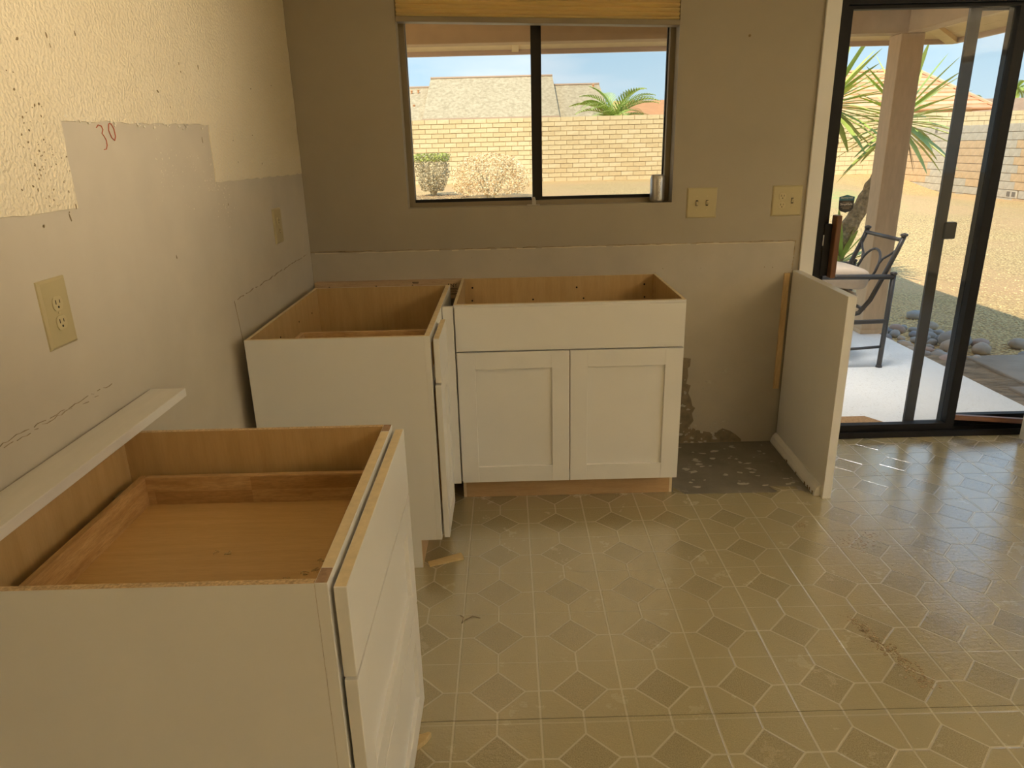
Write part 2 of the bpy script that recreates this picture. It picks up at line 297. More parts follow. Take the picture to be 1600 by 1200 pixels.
# ------------------------------------------------------------------ mesh helpers
class MB:
    def __init__(s): s.v = []; s.f = []; s.m = []
    def face(s, pts, mi=0):
        k = len(s.v); s.v += [tuple(p) for p in pts]; s.f.append(tuple(range(k, k + len(pts)))); s.m.append(mi); return s
    def box(s, x0, x1, y0, y1, z0, z1, fm=(0,) * 6):
        k = len(s.v)
        s.v += [(x, y, z) for z in (z0, z1) for y in (y0, y1) for x in (x0, x1)]
        F = [(0, 4, 6, 2), (1, 3, 7, 5), (0, 1, 5, 4), (2, 6, 7, 3), (0, 2, 3, 1), (4, 5, 7, 6)]
        for q, mi in zip(F, fm): s.f.append(tuple(k + i for i in q)); s.m.append(mi)
        return s
    def prism(s, poly, fn, a, b, mi=0):
        # poly: 2-D outline, fn(u, v, t) -> xyz
        k = len(s.v); n_ = len(poly)
        s.v += [fn(u, v_, a) for u, v_ in poly] + [fn(u, v_, b) for u, v_ in poly]
        s.f.append(tuple(range(k + n_ - 1, k - 1, -1))); s.f.append(tuple(range(k + n_, k + 2 * n_))); s.m += [mi, mi]
        for i in range(n_):
            j = (i + 1) % n_; s.f.append((k + i, k + j, k + n_ + j, k + n_ + i)); s.m.append(mi)
        return s
    def tube(s, pts, rad, n_=8, mi=0, cap=True, squash=None):
        pts = [Vector(p) for p in pts]; k = len(s.v); N_ = len(pts)
        if not isinstance(rad, (list, tuple)): rad = [rad] * N_
        up = Vector((0, 0, 1)); prev = None
        for i, p in enumerate(pts):
            t = (pts[min(i + 1, N_ - 1)] - pts[max(i - 1, 0)]).normalized()
            if prev is None:
                a = t.cross(up)
                if a.length < 1e-3: a = t.cross(Vector((1, 0, 0)))
                a.normalize()
            else:
                a = (prev - t * prev.dot(t)).normalized()
            prev = a; b_ = t.cross(a)
            for j in range(n_):
                th = 2 * PI * j / n_
                s.v.append(tuple(p + (a * math.cos(th) + b_ * math.sin(th)) * rad[i]))
        for i in range(N_ - 1):
            for j in range(n_):
                q = (j + 1) % n_
                s.f.append((k + i * n_ + j, k + i * n_ + q, k + (i + 1) * n_ + q, k + (i + 1) * n_ + j)); s.m.append(mi)
        if cap:
            s.f.append(tuple(k + j for j in range(n_ - 1, -1, -1))); s.f.append(tuple(k + (N_ - 1) * n_ + j for j in range(n_))); s.m += [mi, mi]
        return s
    def bar(s, p, q, w_, h_, mi=0, up=(0, 0, 1)):
        p, q = Vector(p), Vector(q); t = (q - p).normalized(); a = t.cross(Vector(up))
        if a.length < 1e-3: a = t.cross(Vector((1, 0, 0)))
        a.normalize(); b_ = a.cross(t).normalized(); k = len(s.v)
        for c_ in (p, q):
            for da, db in ((-1, -1), (1, -1), (1, 1), (-1, 1)): s.v.append(tuple(c_ + a * da * w_ / 2 + b_ * db * h_ / 2))
        for q_ in ((3, 2, 1, 0), (4, 5, 6, 7), (0, 1, 5, 4), (1, 2, 6, 5), (2, 3, 7, 6), (3, 0, 4, 7)):
            s.f.append(tuple(k + i for i in q_)); s.m.append(mi)
        return s
    def lathe(s, prof, c_, n_=20, mi=0):
        k = len(s.v)
        for r_, z_ in prof:
            for j in range(n_):
                th = 2 * PI * j / n_; s.v.append((c_[0] + r_ * math.cos(th), c_[1] + r_ * math.sin(th), c_[2] + z_))
        for i in range(len(prof) - 1):
            for j in range(n_):
                q = (j + 1) % n_; s.f.append((k + i * n_ + j, k + i * n_ + q, k + (i + 1) * n_ + q, k + (i + 1) * n_ + j)); s.m.append(mi)
        s.f.append(tuple(k + j for j in range(n_ - 1, -1, -1))); s.f.append(tuple(k + (len(prof) - 1) * n_ + j for j in range(n_))); s.m += [mi, mi]
        return s
    def blob(s, c_, r_, nu=10, nv=7, seed=0, amp=.15, mi=0, rot=0., power=1.0):
        k = len(s.v); o = Vector((seed * 3.7, seed * 1.3, seed * 2.1)); cr_, sr_ = math.cos(rot), math.sin(rot)
        sg = lambda q: math.copysign(abs(q) ** power, q)
        s.v.append(None)
        for i in range(1, nv):
            ph = PI * i / nv
            for j in range(nu):
                th = 2 * PI * j / nu; d = Vector((math.sin(ph) * math.cos(th), math.sin(ph) * math.sin(th), math.cos(ph)))
                q = 1 + amp * mnoise.noise(d * 1.3 + o)
                x, y, z = sg(d.x) * r_[0] * q, sg(d.y) * r_[1] * q, sg(d.z) * r_[2] * q
                s.v.append((c_[0] + x * cr_ - y * sr_, c_[1] + x * sr_ + y * cr_, c_[2] + z))
        s.v[k] = (c_[0], c_[1], c_[2] + r_[2]); e_ = len(s.v); s.v.append((c_[0], c_[1], c_[2] - r_[2]))
        for j in range(nu):
            q = (j + 1) % nu
            s.f.append((k, k + 1 + j, k + 1 + q)); s.m.append(mi)
            for i in range(nv - 2): s.f.append((k + 1 + i * nu + j, k + 1 + (i + 1) * nu + j, k + 1 + (i + 1) * nu + q, k + 1 + i * nu + q)); s.m.append(mi)
            s.f.append((e_, k + 1 + (nv - 2) * nu + q, k + 1 + (nv - 2) * nu + j)); s.m.append(mi)
        return s

def base_of(o):
    v = Vector((0, 0, 0))
    while o is not None: v += o.location; o = o.parent
    return v
def obj(name, mb, mat, parent=None, bev=0., seg=2, smooth=False, local=False, kind=None, label=None):
    me = bpy.data.meshes.new(name)
    off = base_of(parent) if (parent is not None and not local) else Vector((0, 0, 0))
    me.from_pydata([tuple(Vector(v) - off) for v in mb.v], [], mb.f)
    mats = mat if isinstance(mat, (list, tuple)) else [mat]
    for x in mats: me.materials.append(M[x] if isinstance(x, str) else x)
    me.polygons.foreach_set('material_index', mb.m)
    bm = bmesh.new(); bm.from_mesh(me)
    if bev:
        bmesh.ops.bevel(bm, geom=list(bm.edges), offset=bev, segments=seg, affect='EDGES', profile=.5, clamp_overlap=True)
    bmesh.ops.recalc_face_normals(bm, faces=bm.faces)
    bm.to_mesh(me); bm.free()
    if smooth: me.polygons.foreach_set('use_smooth', [True] * len(me.polygons))
    me.update()
    o = bpy.data.objects.new(name, me); COL.objects.link(o)
    if parent is not None: o.parent = parent
    if kind: o['kind'] = kind
    if label: o['label'] = label
    return o
def link_mesh(name, me, parent, loc, rot=(0, 0, 0), scale=(1, 1, 1)):
    o = bpy.data.objects.new(name, me); COL.objects.link(o); o.parent = parent
    o.location = Vector(loc) - base_of(parent); o.rotation_euler = rot; o.scale = scale
    return o
def thing(name, label, cat, loc=(0, 0, 0), rotz=0., group=None):
    o = bpy.data.objects.new(name, None); COL.objects.link(o); o.empty_display_size = .05
    o.location = loc; o.rotation_euler = (0, 0, rotz); o['label'] = label; o['category'] = cat
    if group: o['group'] = group
    return o
def tag(o, label, cat, group=None):
    o['label'] = label; o['category'] = cat
    if group: o['group'] = group
    return o
def struct(o): o['kind'] = 'structure'; return o
def sempty(name, loc):
    o = bpy.data.objects.new(name, None); COL.objects.link(o); o.empty_display_size = .05; o.location = loc; o['kind'] = 'structure'; return o
def text_mesh(s, size, mat, name, parent, mtx, extrude=.0004, align='CENTER', stretch=1.0):
    cu = bpy.data.curves.new('t', 'FONT'); cu.body = s; cu.size = size; cu.align_x = align; cu.align_y = 'CENTER'; cu.extrude = extrude
    o = bpy.data.objects.new('t', cu); COL.objects.link(o)
    dg = bpy.context.evaluated_depsgraph_get(); me = bpy.data.meshes.new_from_object(o.evaluated_get(dg))
    bpy.data.objects.remove(o); bpy.data.curves.remove(cu)
    me.name = name; me.transform(mtx @ Matrix.Diagonal((stretch, 1, 1, 1))); me.materials.clear(); me.materials.append(M[mat])
    q = bpy.data.objects.new(name, me); COL.objects.link(q); q.parent = parent
    return q
def splat(mb, c_, r_, fn, n_=9, t0=0., t1=.0006, seed=0, el_=1., rot=0.):
    rr = random.Random(seed); poly = []
    for j in range(n_):
        th = 2 * PI * j / n_; q = r_ * rr.uniform(.45, 1.15); u, v_ = q * math.cos(th) * el_, q * math.sin(th)
        poly.append((c_[0] + u * math.cos(rot) - v_ * math.sin(rot), c_[1] + u * math.sin(rot) + v_ * math.cos(rot)))
    mb.prism(poly, fn, t0, t1)

# ================================================================== ROOM SHELL
X0, X1, Y0, Y1, ZC = 0., 5.2, -5.4, 0., 2.44
# floor: concrete slab with two sheets of vinyl laid on it
floor = struct(obj('floor', MB().box(-.15, X1 + .15, Y0 - .15, .14, -.12, -.002), 'concrete'))
SEAM = -1.821
far = [(0, SEAM), (X1, SEAM + .018), (X1, -.002), (2.281, -.002), (2.281, -.566), (2.2, -.566), (2.165, -.545), (2.09, -.545), (2.062, -.563), (1.66, -.558), (1.612, -.53), (1.612, -.002), (0, -.002)]
near = [(0, Y0), (X1, Y0), (X1, SEAM + .0155), (0, SEAM - .0025)]
fz = lambda u, v_, t_: (u, v_, t_)
obj('vinyl_sheet', MB().prism(far, fz, -.002, 0.), 'vinyl', floor)
obj('vinyl_sheet', MB().prism(near, fz, -.002, 0.), 'vinyl', floor)

wl = struct(obj('wall_left', MB().box(-.13, 0, Y0 - .15, .14, -.12, ZC), 'drywall'))
# back wall with its two openings
WX0, WX1, WZ0, WZ1 = .468, 1.678, 1.2, 2.14
DX0, DX1, DZ1 = 2.357, 4.06, 2.03
mb = MB()
T = .15
mb.box(0, WX0, 0, T, -.12, ZC); mb.box(WX0, WX1, 0, T, -.12, WZ0); mb.box(WX0, WX1, 0, T, WZ1, ZC)
mb.box(WX1, DX0, 0, T, -.12, ZC); mb.box(DX0, DX1, 0, T, DZ1, ZC); mb.box(DX1, X1, 0, T, -.12, ZC); mb.box(DX0, DX1, .0, T, -.12, -.02)
wb = struct(obj('wall_back', mb, 'paint'))
RY0, RY1, RZ0, RZ1 = -4.7, -1.3, .10, 2.15
wr = struct(obj('wall_right', MB().box(X1, X1 + .13, Y0 - .15, RY0, -.12, ZC).box(X1, X1 + .13, RY1, .14, -.12, ZC).box(X1, X1 + .13, RY0, RY1, -.12, RZ0).box(X1, X1 + .13, RY0, RY1, RZ1, ZC), 'paint'))
w2 = sempty('window_added', (X1 + .06, -3, .1))  # unseen window, added to let daylight in from the right
for q in range(2):
    ya, yb = RY0 + (RY1 - RY0) * q / 2, RY0 + (RY1 - RY0) * (q + 1) / 2
    o2 = obj('sash', MB().box(X1 + .04, X1 + .08, ya, ya + .04, RZ0, RZ1).box(X1 + .04, X1 + .08, yb - .04, yb, RZ0, RZ1).box(X1 + .04, X1 + .08, ya + .04, yb - .04, RZ0, RZ0 + .04).box(X1 + .04, X1 + .08, ya + .04, yb - .04, RZ1 - .04, RZ1), 'blackframe', w2)
    obj('pane', MB().box(X1 + .058, X1 + .062, ya + .036, yb - .036, RZ0 + .036, RZ1 - .036), 'glass', o2)
wf = struct(obj('wall_front', MB().box(0, X1, Y0 - .13, Y0, -.12, ZC), 'paint'))
ce = struct(obj('ceiling', MB().box(-.13, X1 + .13, Y0 - .13, .15, ZC, ZC + .15), 'ceil'))
# door casing board
struct(obj('trim_1', MB().box(2.292, 2.357, -.013, .0, 0, 2.095), 'cab', bev=.002))
struct(obj('trim_2', MB().box(2.357, 4.12, -.013, .0, 2.03, 2.095), 'cab', bev=.002))

# glossy orange-peel paint left on the wall around the old hood and wall cabinets
def rag(pts, step=.03, amp=.004, seed=1):
    rr = random.Random(seed); o_ = []
    for i, p in enumerate(pts):
        q = pts[(i + 1) % len(pts)]; d = math.dist(p, q); k = max(1, int(d / step)); nx, ny = -(q[1] - p[1]) / d, (q[0] - p[0]) / d
        for j in range(k):
            a = rr.uniform(-amp, amp) if j else 0; t_ = j / k
            o_.append((p[0] + (q[0] - p[0]) * t_ + nx * a, p[1] + (q[1] - p[1]) * t_ + ny * a))
    return o_
fx = lambda u, v_, t_: (t_, u, v_)      # outline in (y, z), thickness in x
peel = [(Y0, 1.352), (-1.768, 1.355), (-1.764, 1.531), (-.989, 1.545), (-.996, 1.374), (-.50, 1.37), (-.002, 1.366), (-.002, ZC - .001), (Y0, ZC - .001)]
obj('textured_paint', MB().prism(rag(peel, .035, .0035, 3), fx, 0, .0022), 'peel', wl)
# red crayon 30
mb = MB()
def stroke(pts, r_=.0011):
    mb.tube([(.0012, y, z) for y, z in pts], r_, 5)
stroke([(-1.632, 1.521), (-1.622, 1.527), (-1.610, 1.525), (-1.606, 1.517), (-1.613, 1.509), (-1.606, 1.503), (-1.600, 1.494), (-1.601, 1.483), (-1.607, 1.475), (-1.617, 1.474)])
stroke([(-1.577, 1.530), (-1.582, 1.516), (-1.574, 1.500), (-1.563, 1.494), (-1.556, 1.503), (-1.557, 1.520), (-1.566, 1.531), (-1.575, 1.531)])
obj('crayon_number', mb, 'red', wl, label='red handwritten number 30')
# scuffs, specks and spackle flecks
mb = MB(); rr = random.Random(5)
for i in range(70):
    y, z = rr.gauss(-1.86, .035), rr.gauss(1.47, .055)
    splat(mb, (y, z), rr.uniform(.0008, .0030), fx, 6, .0020, .0027, i, rr.uniform(.5, 1.6), rr.uniform(0, PI))
for (y, z, r_, e_, a) in ((-1.753, 1.693, .008, .35, .2), (-1.747, 1.675, .006, .25, .2), (-1.646, 1.711, .007, .35, .1), (-1.139, 1.703, .006, .4, 0), (-1.134, 1.683, .004, .5, 0), (-1.005, 1.707, .007, .4, 0),
                          (-1.85, 1.674, .003, 1.6, .4), (-1.893, 1.582, .003, 1, 0), (-1.238, 1.583, .003, .5, 0), (-1.89, 1.40, .004, .5, 0), (-1.86, 1.385, .003, .4, 0), (-1.80, 1.41, .003, .5, 0), (-1.775, 1.36, .006, .4, 0),
                          (-1.79, 1.39, .003, .6, 0), (-.53, 1.42, .004, .4, 0), (-.80, 1.50, .003, .6, 0), (-.78, 1.43, .003, .5, 0), (-.60, 1.52, .002, 1, 0), (-1.3, 1.62, .0035, 2.5, -.4), (-.30, 1.71, .003, 1, 0), (-.55, 1.68, .003, 1, 0)):
    splat(mb, (y, z), r_, fx, 8, .0020, .0028, int(abs(y * 1000)), e_, a)
for (y, z, r_, e_, a) in ((-1.05, 1.50, .012, .15, .1), (-1.80, 1.338, .014, .18, .2), (-1.35, 1.19, .007, .4, .1), (-.92, 1.30, .006, .4, 0)):
    splat(mb, (y, z), r_, fx, 8, .0, .0006, int(abs(y * 1000)), e_, a)
obj('scuff_marks', mb, 'scuff', wl, kind='stuff')
mb = MB()
for i in range(150):
    k = i % 4; y, z = ((-1.16, 1.41), (-1.03, 1.37), (-.93, 1.31), (-1.33, 1.43))[k]
    splat(mb, (rr.gauss(y, .03 if k else .05), rr.gauss(z, .045)), rr.uniform(.0008, .0032), fx, 6, 0, .0006, i + 99, rr.uniform(.3, 1), rr.uniform(-.4, .4))
for i in range(40):
    splat(mb, (rr.uniform(-1.76, -1.0), 1.531 + rr.uniform(-.004, .012)), rr.uniform(.001, .004), fx, 6, .0015, .0026, i + 399, 2.0, rr.uniform(-.3, .3))
obj('spackle_flecks', mb, 'fleck', wl, kind='stuff')
# cracks and torn caulk lines where the old backsplash was
def jagged(mb, pts, fn, w_, step=.02, amp=.003, t1=.0012, seed=0, skip=0.):
    r_ = random.Random(seed)
    line = []
    for p, q in zip(pts, pts[1:]):
        k = max(1, int(math.dist(p, q) / step))
        for j in range(k): line.append((p[0] + (q[0] - p[0]) * j / k + r_.uniform(-amp, amp) * .5, p[1] + (q[1] - p[1]) * j / k + r_.uniform(-amp, amp)))
    line.append(pts[-1]); ws = [w_ * r_.uniform(.35, 1.3) for _ in line]
    for i in range(len(line) - 1):
        if r_.random() < skip: continue
        (a, b_), (c_, d) = line[i], line[i + 1]; l_ = math.dist((a, b_), (c_, d)) or 1; nx, ny = -(d - b_) / l_, (c_ - a) / l_
        mb.prism([(a - nx * ws[i], b_ - ny * ws[i]), (c_ - nx * ws[i + 1], d - ny * ws[i + 1]), (c_ + nx * ws[i + 1], d + ny * ws[i + 1]), (a + nx * ws[i], b_ + ny * ws[i])], fn, 0, t1)
mb = MB()
jagged(mb, [(-.99, .990), (-.9, .992), (-.55, 1.0), (-.15, 1.012), (-.02, 1.013)], fx, .0013, .025, .003, .0012, 2, .12)
jagged(mb, [(-.99, .990), (-.967, .85), (-.965, .79)], fx, .0010, .03, .001, .0012, 3)
jagged(mb, [(-2.35, .965), (-2.1, .972), (-1.95, .966), (-1.78, .962)], fx, .0006, .012, .0028, .0012, 4, .12)
jagged(mb, [(-2.15, .962), (-2.0, .963), (-1.84, .954)], fx, .0005, .012, .0028, .0012, 5, .3)
obj('wall_crack', mb, 'caulk_dark', wl, kind='stuff')
fy = lambda u, v_, t_: (u, -t_, v_)     # outline in (x, z), thickness towards the room
mb = MB()
jagged(mb, [(.0, 1.015), (.3, 1.013), (.6, 1.012)], fy, .0014, .02, .002, .0012, 7, .05)
jagged(mb, [(.13, 1.012), (.2, 1.0115), (.24, 1.012)], fy, .0036, .02, .0012, .0014, 8)
jagged(mb, [(.6, 1.012), (1.2, 1.012), (2.262, 1.013)], fy, .0018, .025, .002, .0012, 9, .1)
jagged(mb, [(2.265, 1.013), (2.263, .9), (2.262, .88)], fy, .0022, .02, .002, .0012, 10, .25)
for (x, z, r_) in ((2.266, .965, .004), (2.264, .932, .005), (2.262, .90, .007), (1.83, .895, .003), (2.17, .89, .004), (2.13, .893, .004), (1.65, .897, .003), (.93, .955, .003), (.75, .97, .002), (1.2, .94, .002)):
    splat(mb, (x, z), r_, fy, 7, 0, .001, int(x * 777), .7, 0)
obj('torn_caulk', mb, 'caulk_dark', wb, kind='stuff')
mb = MB()
jagged(mb, [(.02, 1.0065), (.6, 1.007), (1.2, 1.0075), (2.255, 1.008)], fy, .0022, .03, .002, .0022, 11, .12)
obj('caulk_ridge', mb, 'caulk', wb, kind='stuff')
obj('primer_patch', MB().prism(rag([(.002, .0), (2.263, .0), (2.263, 1.008), (.002, 1.008)], .04, .0012, 4), fy, 0, .0006), 'primer', wb)  # bare primer, also toned paler to offset the dim lower wall
# bare paper where the old cabinet stood
mb = MB()
bare = [(1.60, .0), (1.60, .455), (1.748, .455), (1.778, .45), (1.776, .41), (1.765, .40), (1.77, .36), (1.762, .32), (1.785, .31), (1.775, .27), (1.79, .24), (1.80, .20), (1.815, .19), (1.80, .16), (1.81, .12), (1.79, .09), (1.83, .07), (1.86, .062), (1.92, .05), (1.96, .075), (2.0, .06), (2.03, .04), (2.06, .012), (2.06, 0)]
bare = [(x + (.03 if x > 1.7 else 0), z) for x, z in bare]
mb.prism(bare, fy, 0, .0012)
obj('bare_patch', mb, 'bare', wb)
mb = MB(); rr = random.Random(9)
for i in range(60):
    splat(mb, (rr.uniform(1.76, 2.0), rr.uniform(.0, .11) if i % 3 else rr.uniform(.1, .4)), rr.uniform(.003, .012), fy, 7, .001, .0018, i, rr.uniform(.6, 2.2), rr.uniform(-.4, .4)) if (i % 3 or 1) and rr.random() < .8 else None
obj('wall_splotches', mb, 'putty', wb, kind='stuff')
mb = MB()
for i in range(46):
    x, y = rr.uniform(1.72, 2.2), rr.uniform(-.5, -.04)
    splat(mb, (x, y), rr.uniform(.003, .013), fz, 8, -.0015, -.0009, i + 50, rr.uniform(1, 2.6), rr.uniform(-.4, .4))
obj('floor_splotches', mb, 'putty', floor, kind='stuff')
# dirt: long smear, smudge and crumbs on the vinyl
mb = MB(); mb2 = MB()
for i in range(260):
    t_ = rr.random() ** .9; x = 1.99 + .085 * t_ + rr.gauss(0, .010 + .006 * t_); y = -1.42 - .32 * t_ + rr.gauss(0, .012)
    splat(mb if rr.random() < .45 else mb2, (x, y), rr.uniform(.001, .005), fz, 6, 0, .0005, i, rr.uniform(.6, 1.6), rr.uniform(0, PI))
for i in range(30): splat(mb, (rr.gauss(2.066, .010), rr.gauss(-.845, .012)), rr.uniform(.001, .005), fz, 6, 0, .0005, i)
for i in range(110):
    x, y = rr.uniform(.7, 2.9), rr.uniform(-1.9, -.65)
    splat(mb, (x, y), rr.uniform(.0006, .0022), fz, 5, 0, .0005, i)
for c_ in ((2.19, -.97), (2.24, -1.0), (2.30, -.93), (2.6, -.42), (2.75, -.5)):
    for i in range(26): splat(mb2, (rr.gauss(c_[0], .03), rr.gauss(c_[1], .025)), rr.uniform(.001, .005), fz, 6, 0, .0005, i)
obj('floor_dirt', mb, 'dirt', floor, kind='stuff'); obj('floor_grime', mb2, 'dirt2', floor, kind='stuff')

# ================================================================== WINDOW
win = sempty('window_1', (1.07, .09, 1.2))
fy0, fy1 = .085, .125
obj('window_frame', MB().box(WX0, .4935, fy0 - .01, fy1 + .01, WZ0, WZ1).box(1.655, WX1, fy0 - .01, fy1 + .01, WZ0, WZ1).box(.4935, 1.655, fy0 - .01, fy1 + .01, WZ0, 1.219, (0,) * 6).box(.4935, 1.655, fy0 - .01, fy1 + .01, 2.10, WZ1), 'rail', win)
def sash(nm, x0, x1, y0, y1, lw, rw):
    o = obj(nm, MB().box(x0, x0 + lw, y0, y1, 1.219, 2.10).box(x1 - rw, x1, y0, y1, 1.219, 2.10).box(x0 + lw, x1 - rw, y0, y1, 1.219, 1.233).box(x0 + lw, x1 - rw, y0, y1, 2.085, 2.10), 'blackframe', win)
    obj('pane', MB().box(x0 + lw - .004, x1 - rw + .004, (y0 + y1) / 2 - .002, (y0 + y1) / 2 + .002, 1.229, 2.089), 'glass', o)
    return o
sash('sash', .485, 1.075, .088, .105, .010, .032)
s2 = sash('sash', 1.060, 1.664, .107, .123, .030, .014)
obj('insect_screen', MB().box(1.08, 1.655, .1335, .1345, 1.225, 2.095), 'screen', win)
obj('latch', MB().box(1.652, 1.667, .078, .09, 1.222, 1.285), 'black', win, bev=.003, label='black latch block at the right jamb')

# window lock standing on the sill
t = thing('window_lock', 'small bright steel sliding window lock on the sill at the middle bar', 'lock', (1.047, .03, 1.2))
obj('foot_plate', MB().box(1.015, 1.075, .018, .034, 1.2, 1.2035), 'steel', t, bev=.001)
obj('stem', MB().box(1.038, 1.054, .020, .032, 1.2035, 1.231).box(1.036, 1.052, .019, .033, 1.231, 1.236), 'steel', t, bev=.0015)

# silver can
t = thing('drink_can', 'silver drink can standing in the right corner of the window sill', 'can', (1.616, .036, 1.2))
prof = [(.022, 0), (.027, .002), (.0325, .012), (.0330, .02), (.0330, .104), (.0315, .110), (.027, .119), (.0265, .122), (.0255, .122), (.0250, .119)]
obj('body', MB().lathe(prof, (1.616, .036, 1.2), 28), 'can', t, smooth=True)
obj('lid', MB().lathe([(.025, .117), (.025, .1195)], (1.616, .036, 1.2), 24), 'steel', t)
obj('pull_tab', MB().box(1.608, 1.624, .029, .049, 1.3195, 1.3212), 'steel', t, bev=.0006)
mb = MB(); rr = random.Random(4); C0 = Vector((1.616, .036, 1.2))
def on_can(a, z, r_=.0333): return (C0.x + r_ * math.sin(a), C0.y - r_ * math.cos(a), C0.z + z)
z = .012; k = 0
while z < .098:       # vertical script, too small to read
    a0 = .12; pts = [on_can(a0 + .16 * math.sin(k * 1.9 + q * 1.1) * (.6 + .4 * (q % 2)), z + q * .0022) for q in range(4)]
    mb.tube(pts, .0011, 5); z += .0085; k += 1
obj('script_print', mb, 'can_print', t)

# cellular shade hung slightly crooked
SL = (1.931 - 1.972) / 1.206
def shz(x, z): return z + SL * (x - .47)
t = thing('cellular_shade', 'raised tan cellular shade hanging crooked in the top of the window', 'shade', (1.073, .02, 1.99))
mb = MB(); xs_ = (.474, 1.673); zz = 1.992; prof = []
k = 0
while zz < 2.13:
    prof.append((-.012 if k % 2 else .006, zz)); zz += .0085; k += 1
fr_ = [(y, z) for y, z in prof]; bk = [(.052 - y, z) for y, z in reversed(prof)]
poly = fr_ + bk
k0 = len(mb.v)
for x in xs_:
    for y, z in poly: mb.v.append((x, y, min(shz(x, z), 2.136)))
n_ = len(poly)
for i in range(n_ - 1): mb.f.append((k0 + i, k0 + i + 1, k0 + n_ + i + 1, k0 + n_ + i)); mb.m.append(0)
obj('pleated_cloth', mb, 'shade', t)
mb = MB(); rail = [(-.010, 1.972), (-.010, 1.994), (.050, 1.992), (.056, 1.984), (.050, 1.972)]
for i, x in enumerate((.471, 1.676)):
    for y, z in rail: mb.v.append((x, y, shz(x, z)))
for i in range(5): j = (i + 1) % 5; mb.f.append((i, j, 5 + j, 5 + i)); mb.m.append(0)
mb.f += [(4, 3, 2, 1, 0), (5, 6, 7, 8, 9)]; mb.m += [0, 0]
obj('bottom_rail', mb, 'rail', t, bev=.002)
obj('head_rail', MB().box(.471, 1.676, -.004, .05, 2.118, 2.1395), 'rail', t)

# ================================================================== PLATES ON THE WALLS
def plate(name, label, cat, loc, rotz, kinds, w_=.138, h_=.136, group=None):
    """local frame: x to the right, z up, -y out of the wall"""
    t = thing(name, label, cat, loc, rotz, group)
    fr_ = []
    o = MB()
    a, b_ = w_ / 2, h_ / 2; e_ = .006
    k = 0
    o.v += [(-a, 0, -b_), (a, 0, -b_), (a, 0, b_), (-a, 0, b_), (-a + .001, -.003, -b_ + .001), (a - .001, -.003, -b_ + .001), (a - .001, -.003, b_ - .001), (-a + .001, -.003, b_ - .001),
            (-a + e_, -.0065, -b_ + e_), (a - e_, -.0065, -b_ + e_), (a - e_, -.0065, b_ - e_), (-a + e_, -.0065, b_ - e_)]
    for lev in (0, 4):
        for i in range(4): j = (i + 1) % 4; o.f.append((lev + i, lev + j, lev + 4 + j, lev + 4 + i)); o.m.append(0)
    o.f += [(8, 9, 10, 11), (3, 2, 1, 0)]; o.m += [0, 0]
    obj('cover_plate', o, 'almond', t, local=True)
    def screw(x, z): obj('screw', MB().prism([(x + .003 * math.cos(q * PI / 4), z + .003 * math.sin(q * PI / 4)) for q in range(8)], fy, .0065, .0078), 'almond2', t, local=True)
    for kind, cx in kinds:
        if kind == 'duplex':
            for cz in (.0195, -.0195):
                R_ = .0172; pts = [(cx + max(-.0165, min(.0165, R_ * math.cos(q * PI / 12))), cz + max(-.0140, min(.0140, R_ * math.sin(q * PI / 12)))) for q in range(24)]
                r_ = obj('receptacle', MB().prism(pts, fy, .0055, .0085), 'almond2', t, local=True)
                m2 = MB().box(cx - .0075, cx - .0052, -.0088, -.0080, cz - .001, cz + .0075).box(cx + .0052, cx + .0072, -.0088, -.0080, cz - .000, cz + .0068)
                m2.prism([(cx + .0026 * math.cos(q * PI / 5), cz - .0075 + .0026 * math.sin(q * PI / 5)) for q in range(10)], fy, .0080, .0088)
                obj('slots', m2, 'dark', r_, local=True)
            screw(cx, 0)
        else:
            s_ = obj('toggle_slot', MB().box(cx - .0055, cx + .0055, -.0072, -.0060, -.0125, .0125), 'dark', t, local=True)
            up = 1 if kind == 'up' else -1
            m2 = MB(); m2.v += [(cx - .0042, -.0065, -.009), (cx + .0042, -.0065, -.009), (cx + .0042, -.0065, .009), (cx - .0042, -.0065, .009)]
            m2.v += [(cx - .0035, -.017, up * .007 - .003), (cx + .0035, -.017, up * .007 - .003), (cx + .0035, -.017, up * .007 + .003), (cx - .0035, -.017, up * .007 + .003)]
            for i in range(4): j = (i + 1) % 4; m2.f.append((i, j, 4 + j, 4 + i)); m2.m.append(0)
            m2.f += [(4, 5, 6, 7), (3, 2, 1, 0)]; m2.m += [0, 0]
            obj('toggle', m2, 'almond2', t, local=True)
            screw(cx, .030); screw(cx, -.030)
    return t
plate('wall_outlet', 'almond duplex outlet on the left wall above the nearest cabinet', 'outlet', (0, -1.918, 1.16), PI / 2, [('duplex', 0)], .092, .140)
plate('wall_outlet', 'almond duplex outlet on the left wall near the room corner', 'outlet', (0, -.437, 1.18), PI / 2, [('duplex', 0)], .100, .137)
plate('switch_plate', 'almond double light switch just right of the window', 'light switch', (1.815, 0, 1.194), 0, [('down', -.023), ('up', .023)])
plate('outlet_switch_plate', 'almond plate with an outlet and a switch beside the sliding door', 'outlet', (2.206, 0, 1.195), 0, [('duplex', -.023), ('up', .023)])
t = thing('wall_screw', 'small screw left in the bare wall right of the window', 'screw', (1.977, 0, 1.885))
obj('head', MB().prism([(1.977 + .0055 * math.cos(q * PI / 6), 1.885 + .0055 * math.sin(q * PI / 6)) for q in range(12)], fy, .004, .0065), 'scuff', t)
obj('anchor', MB().prism([(1.977 + .0035 * math.cos(q * PI / 6), 1.885 + .0035 * math.sin(q * PI / 6)) for q in range(12)], fy, 0, .004), 'scuff', t)

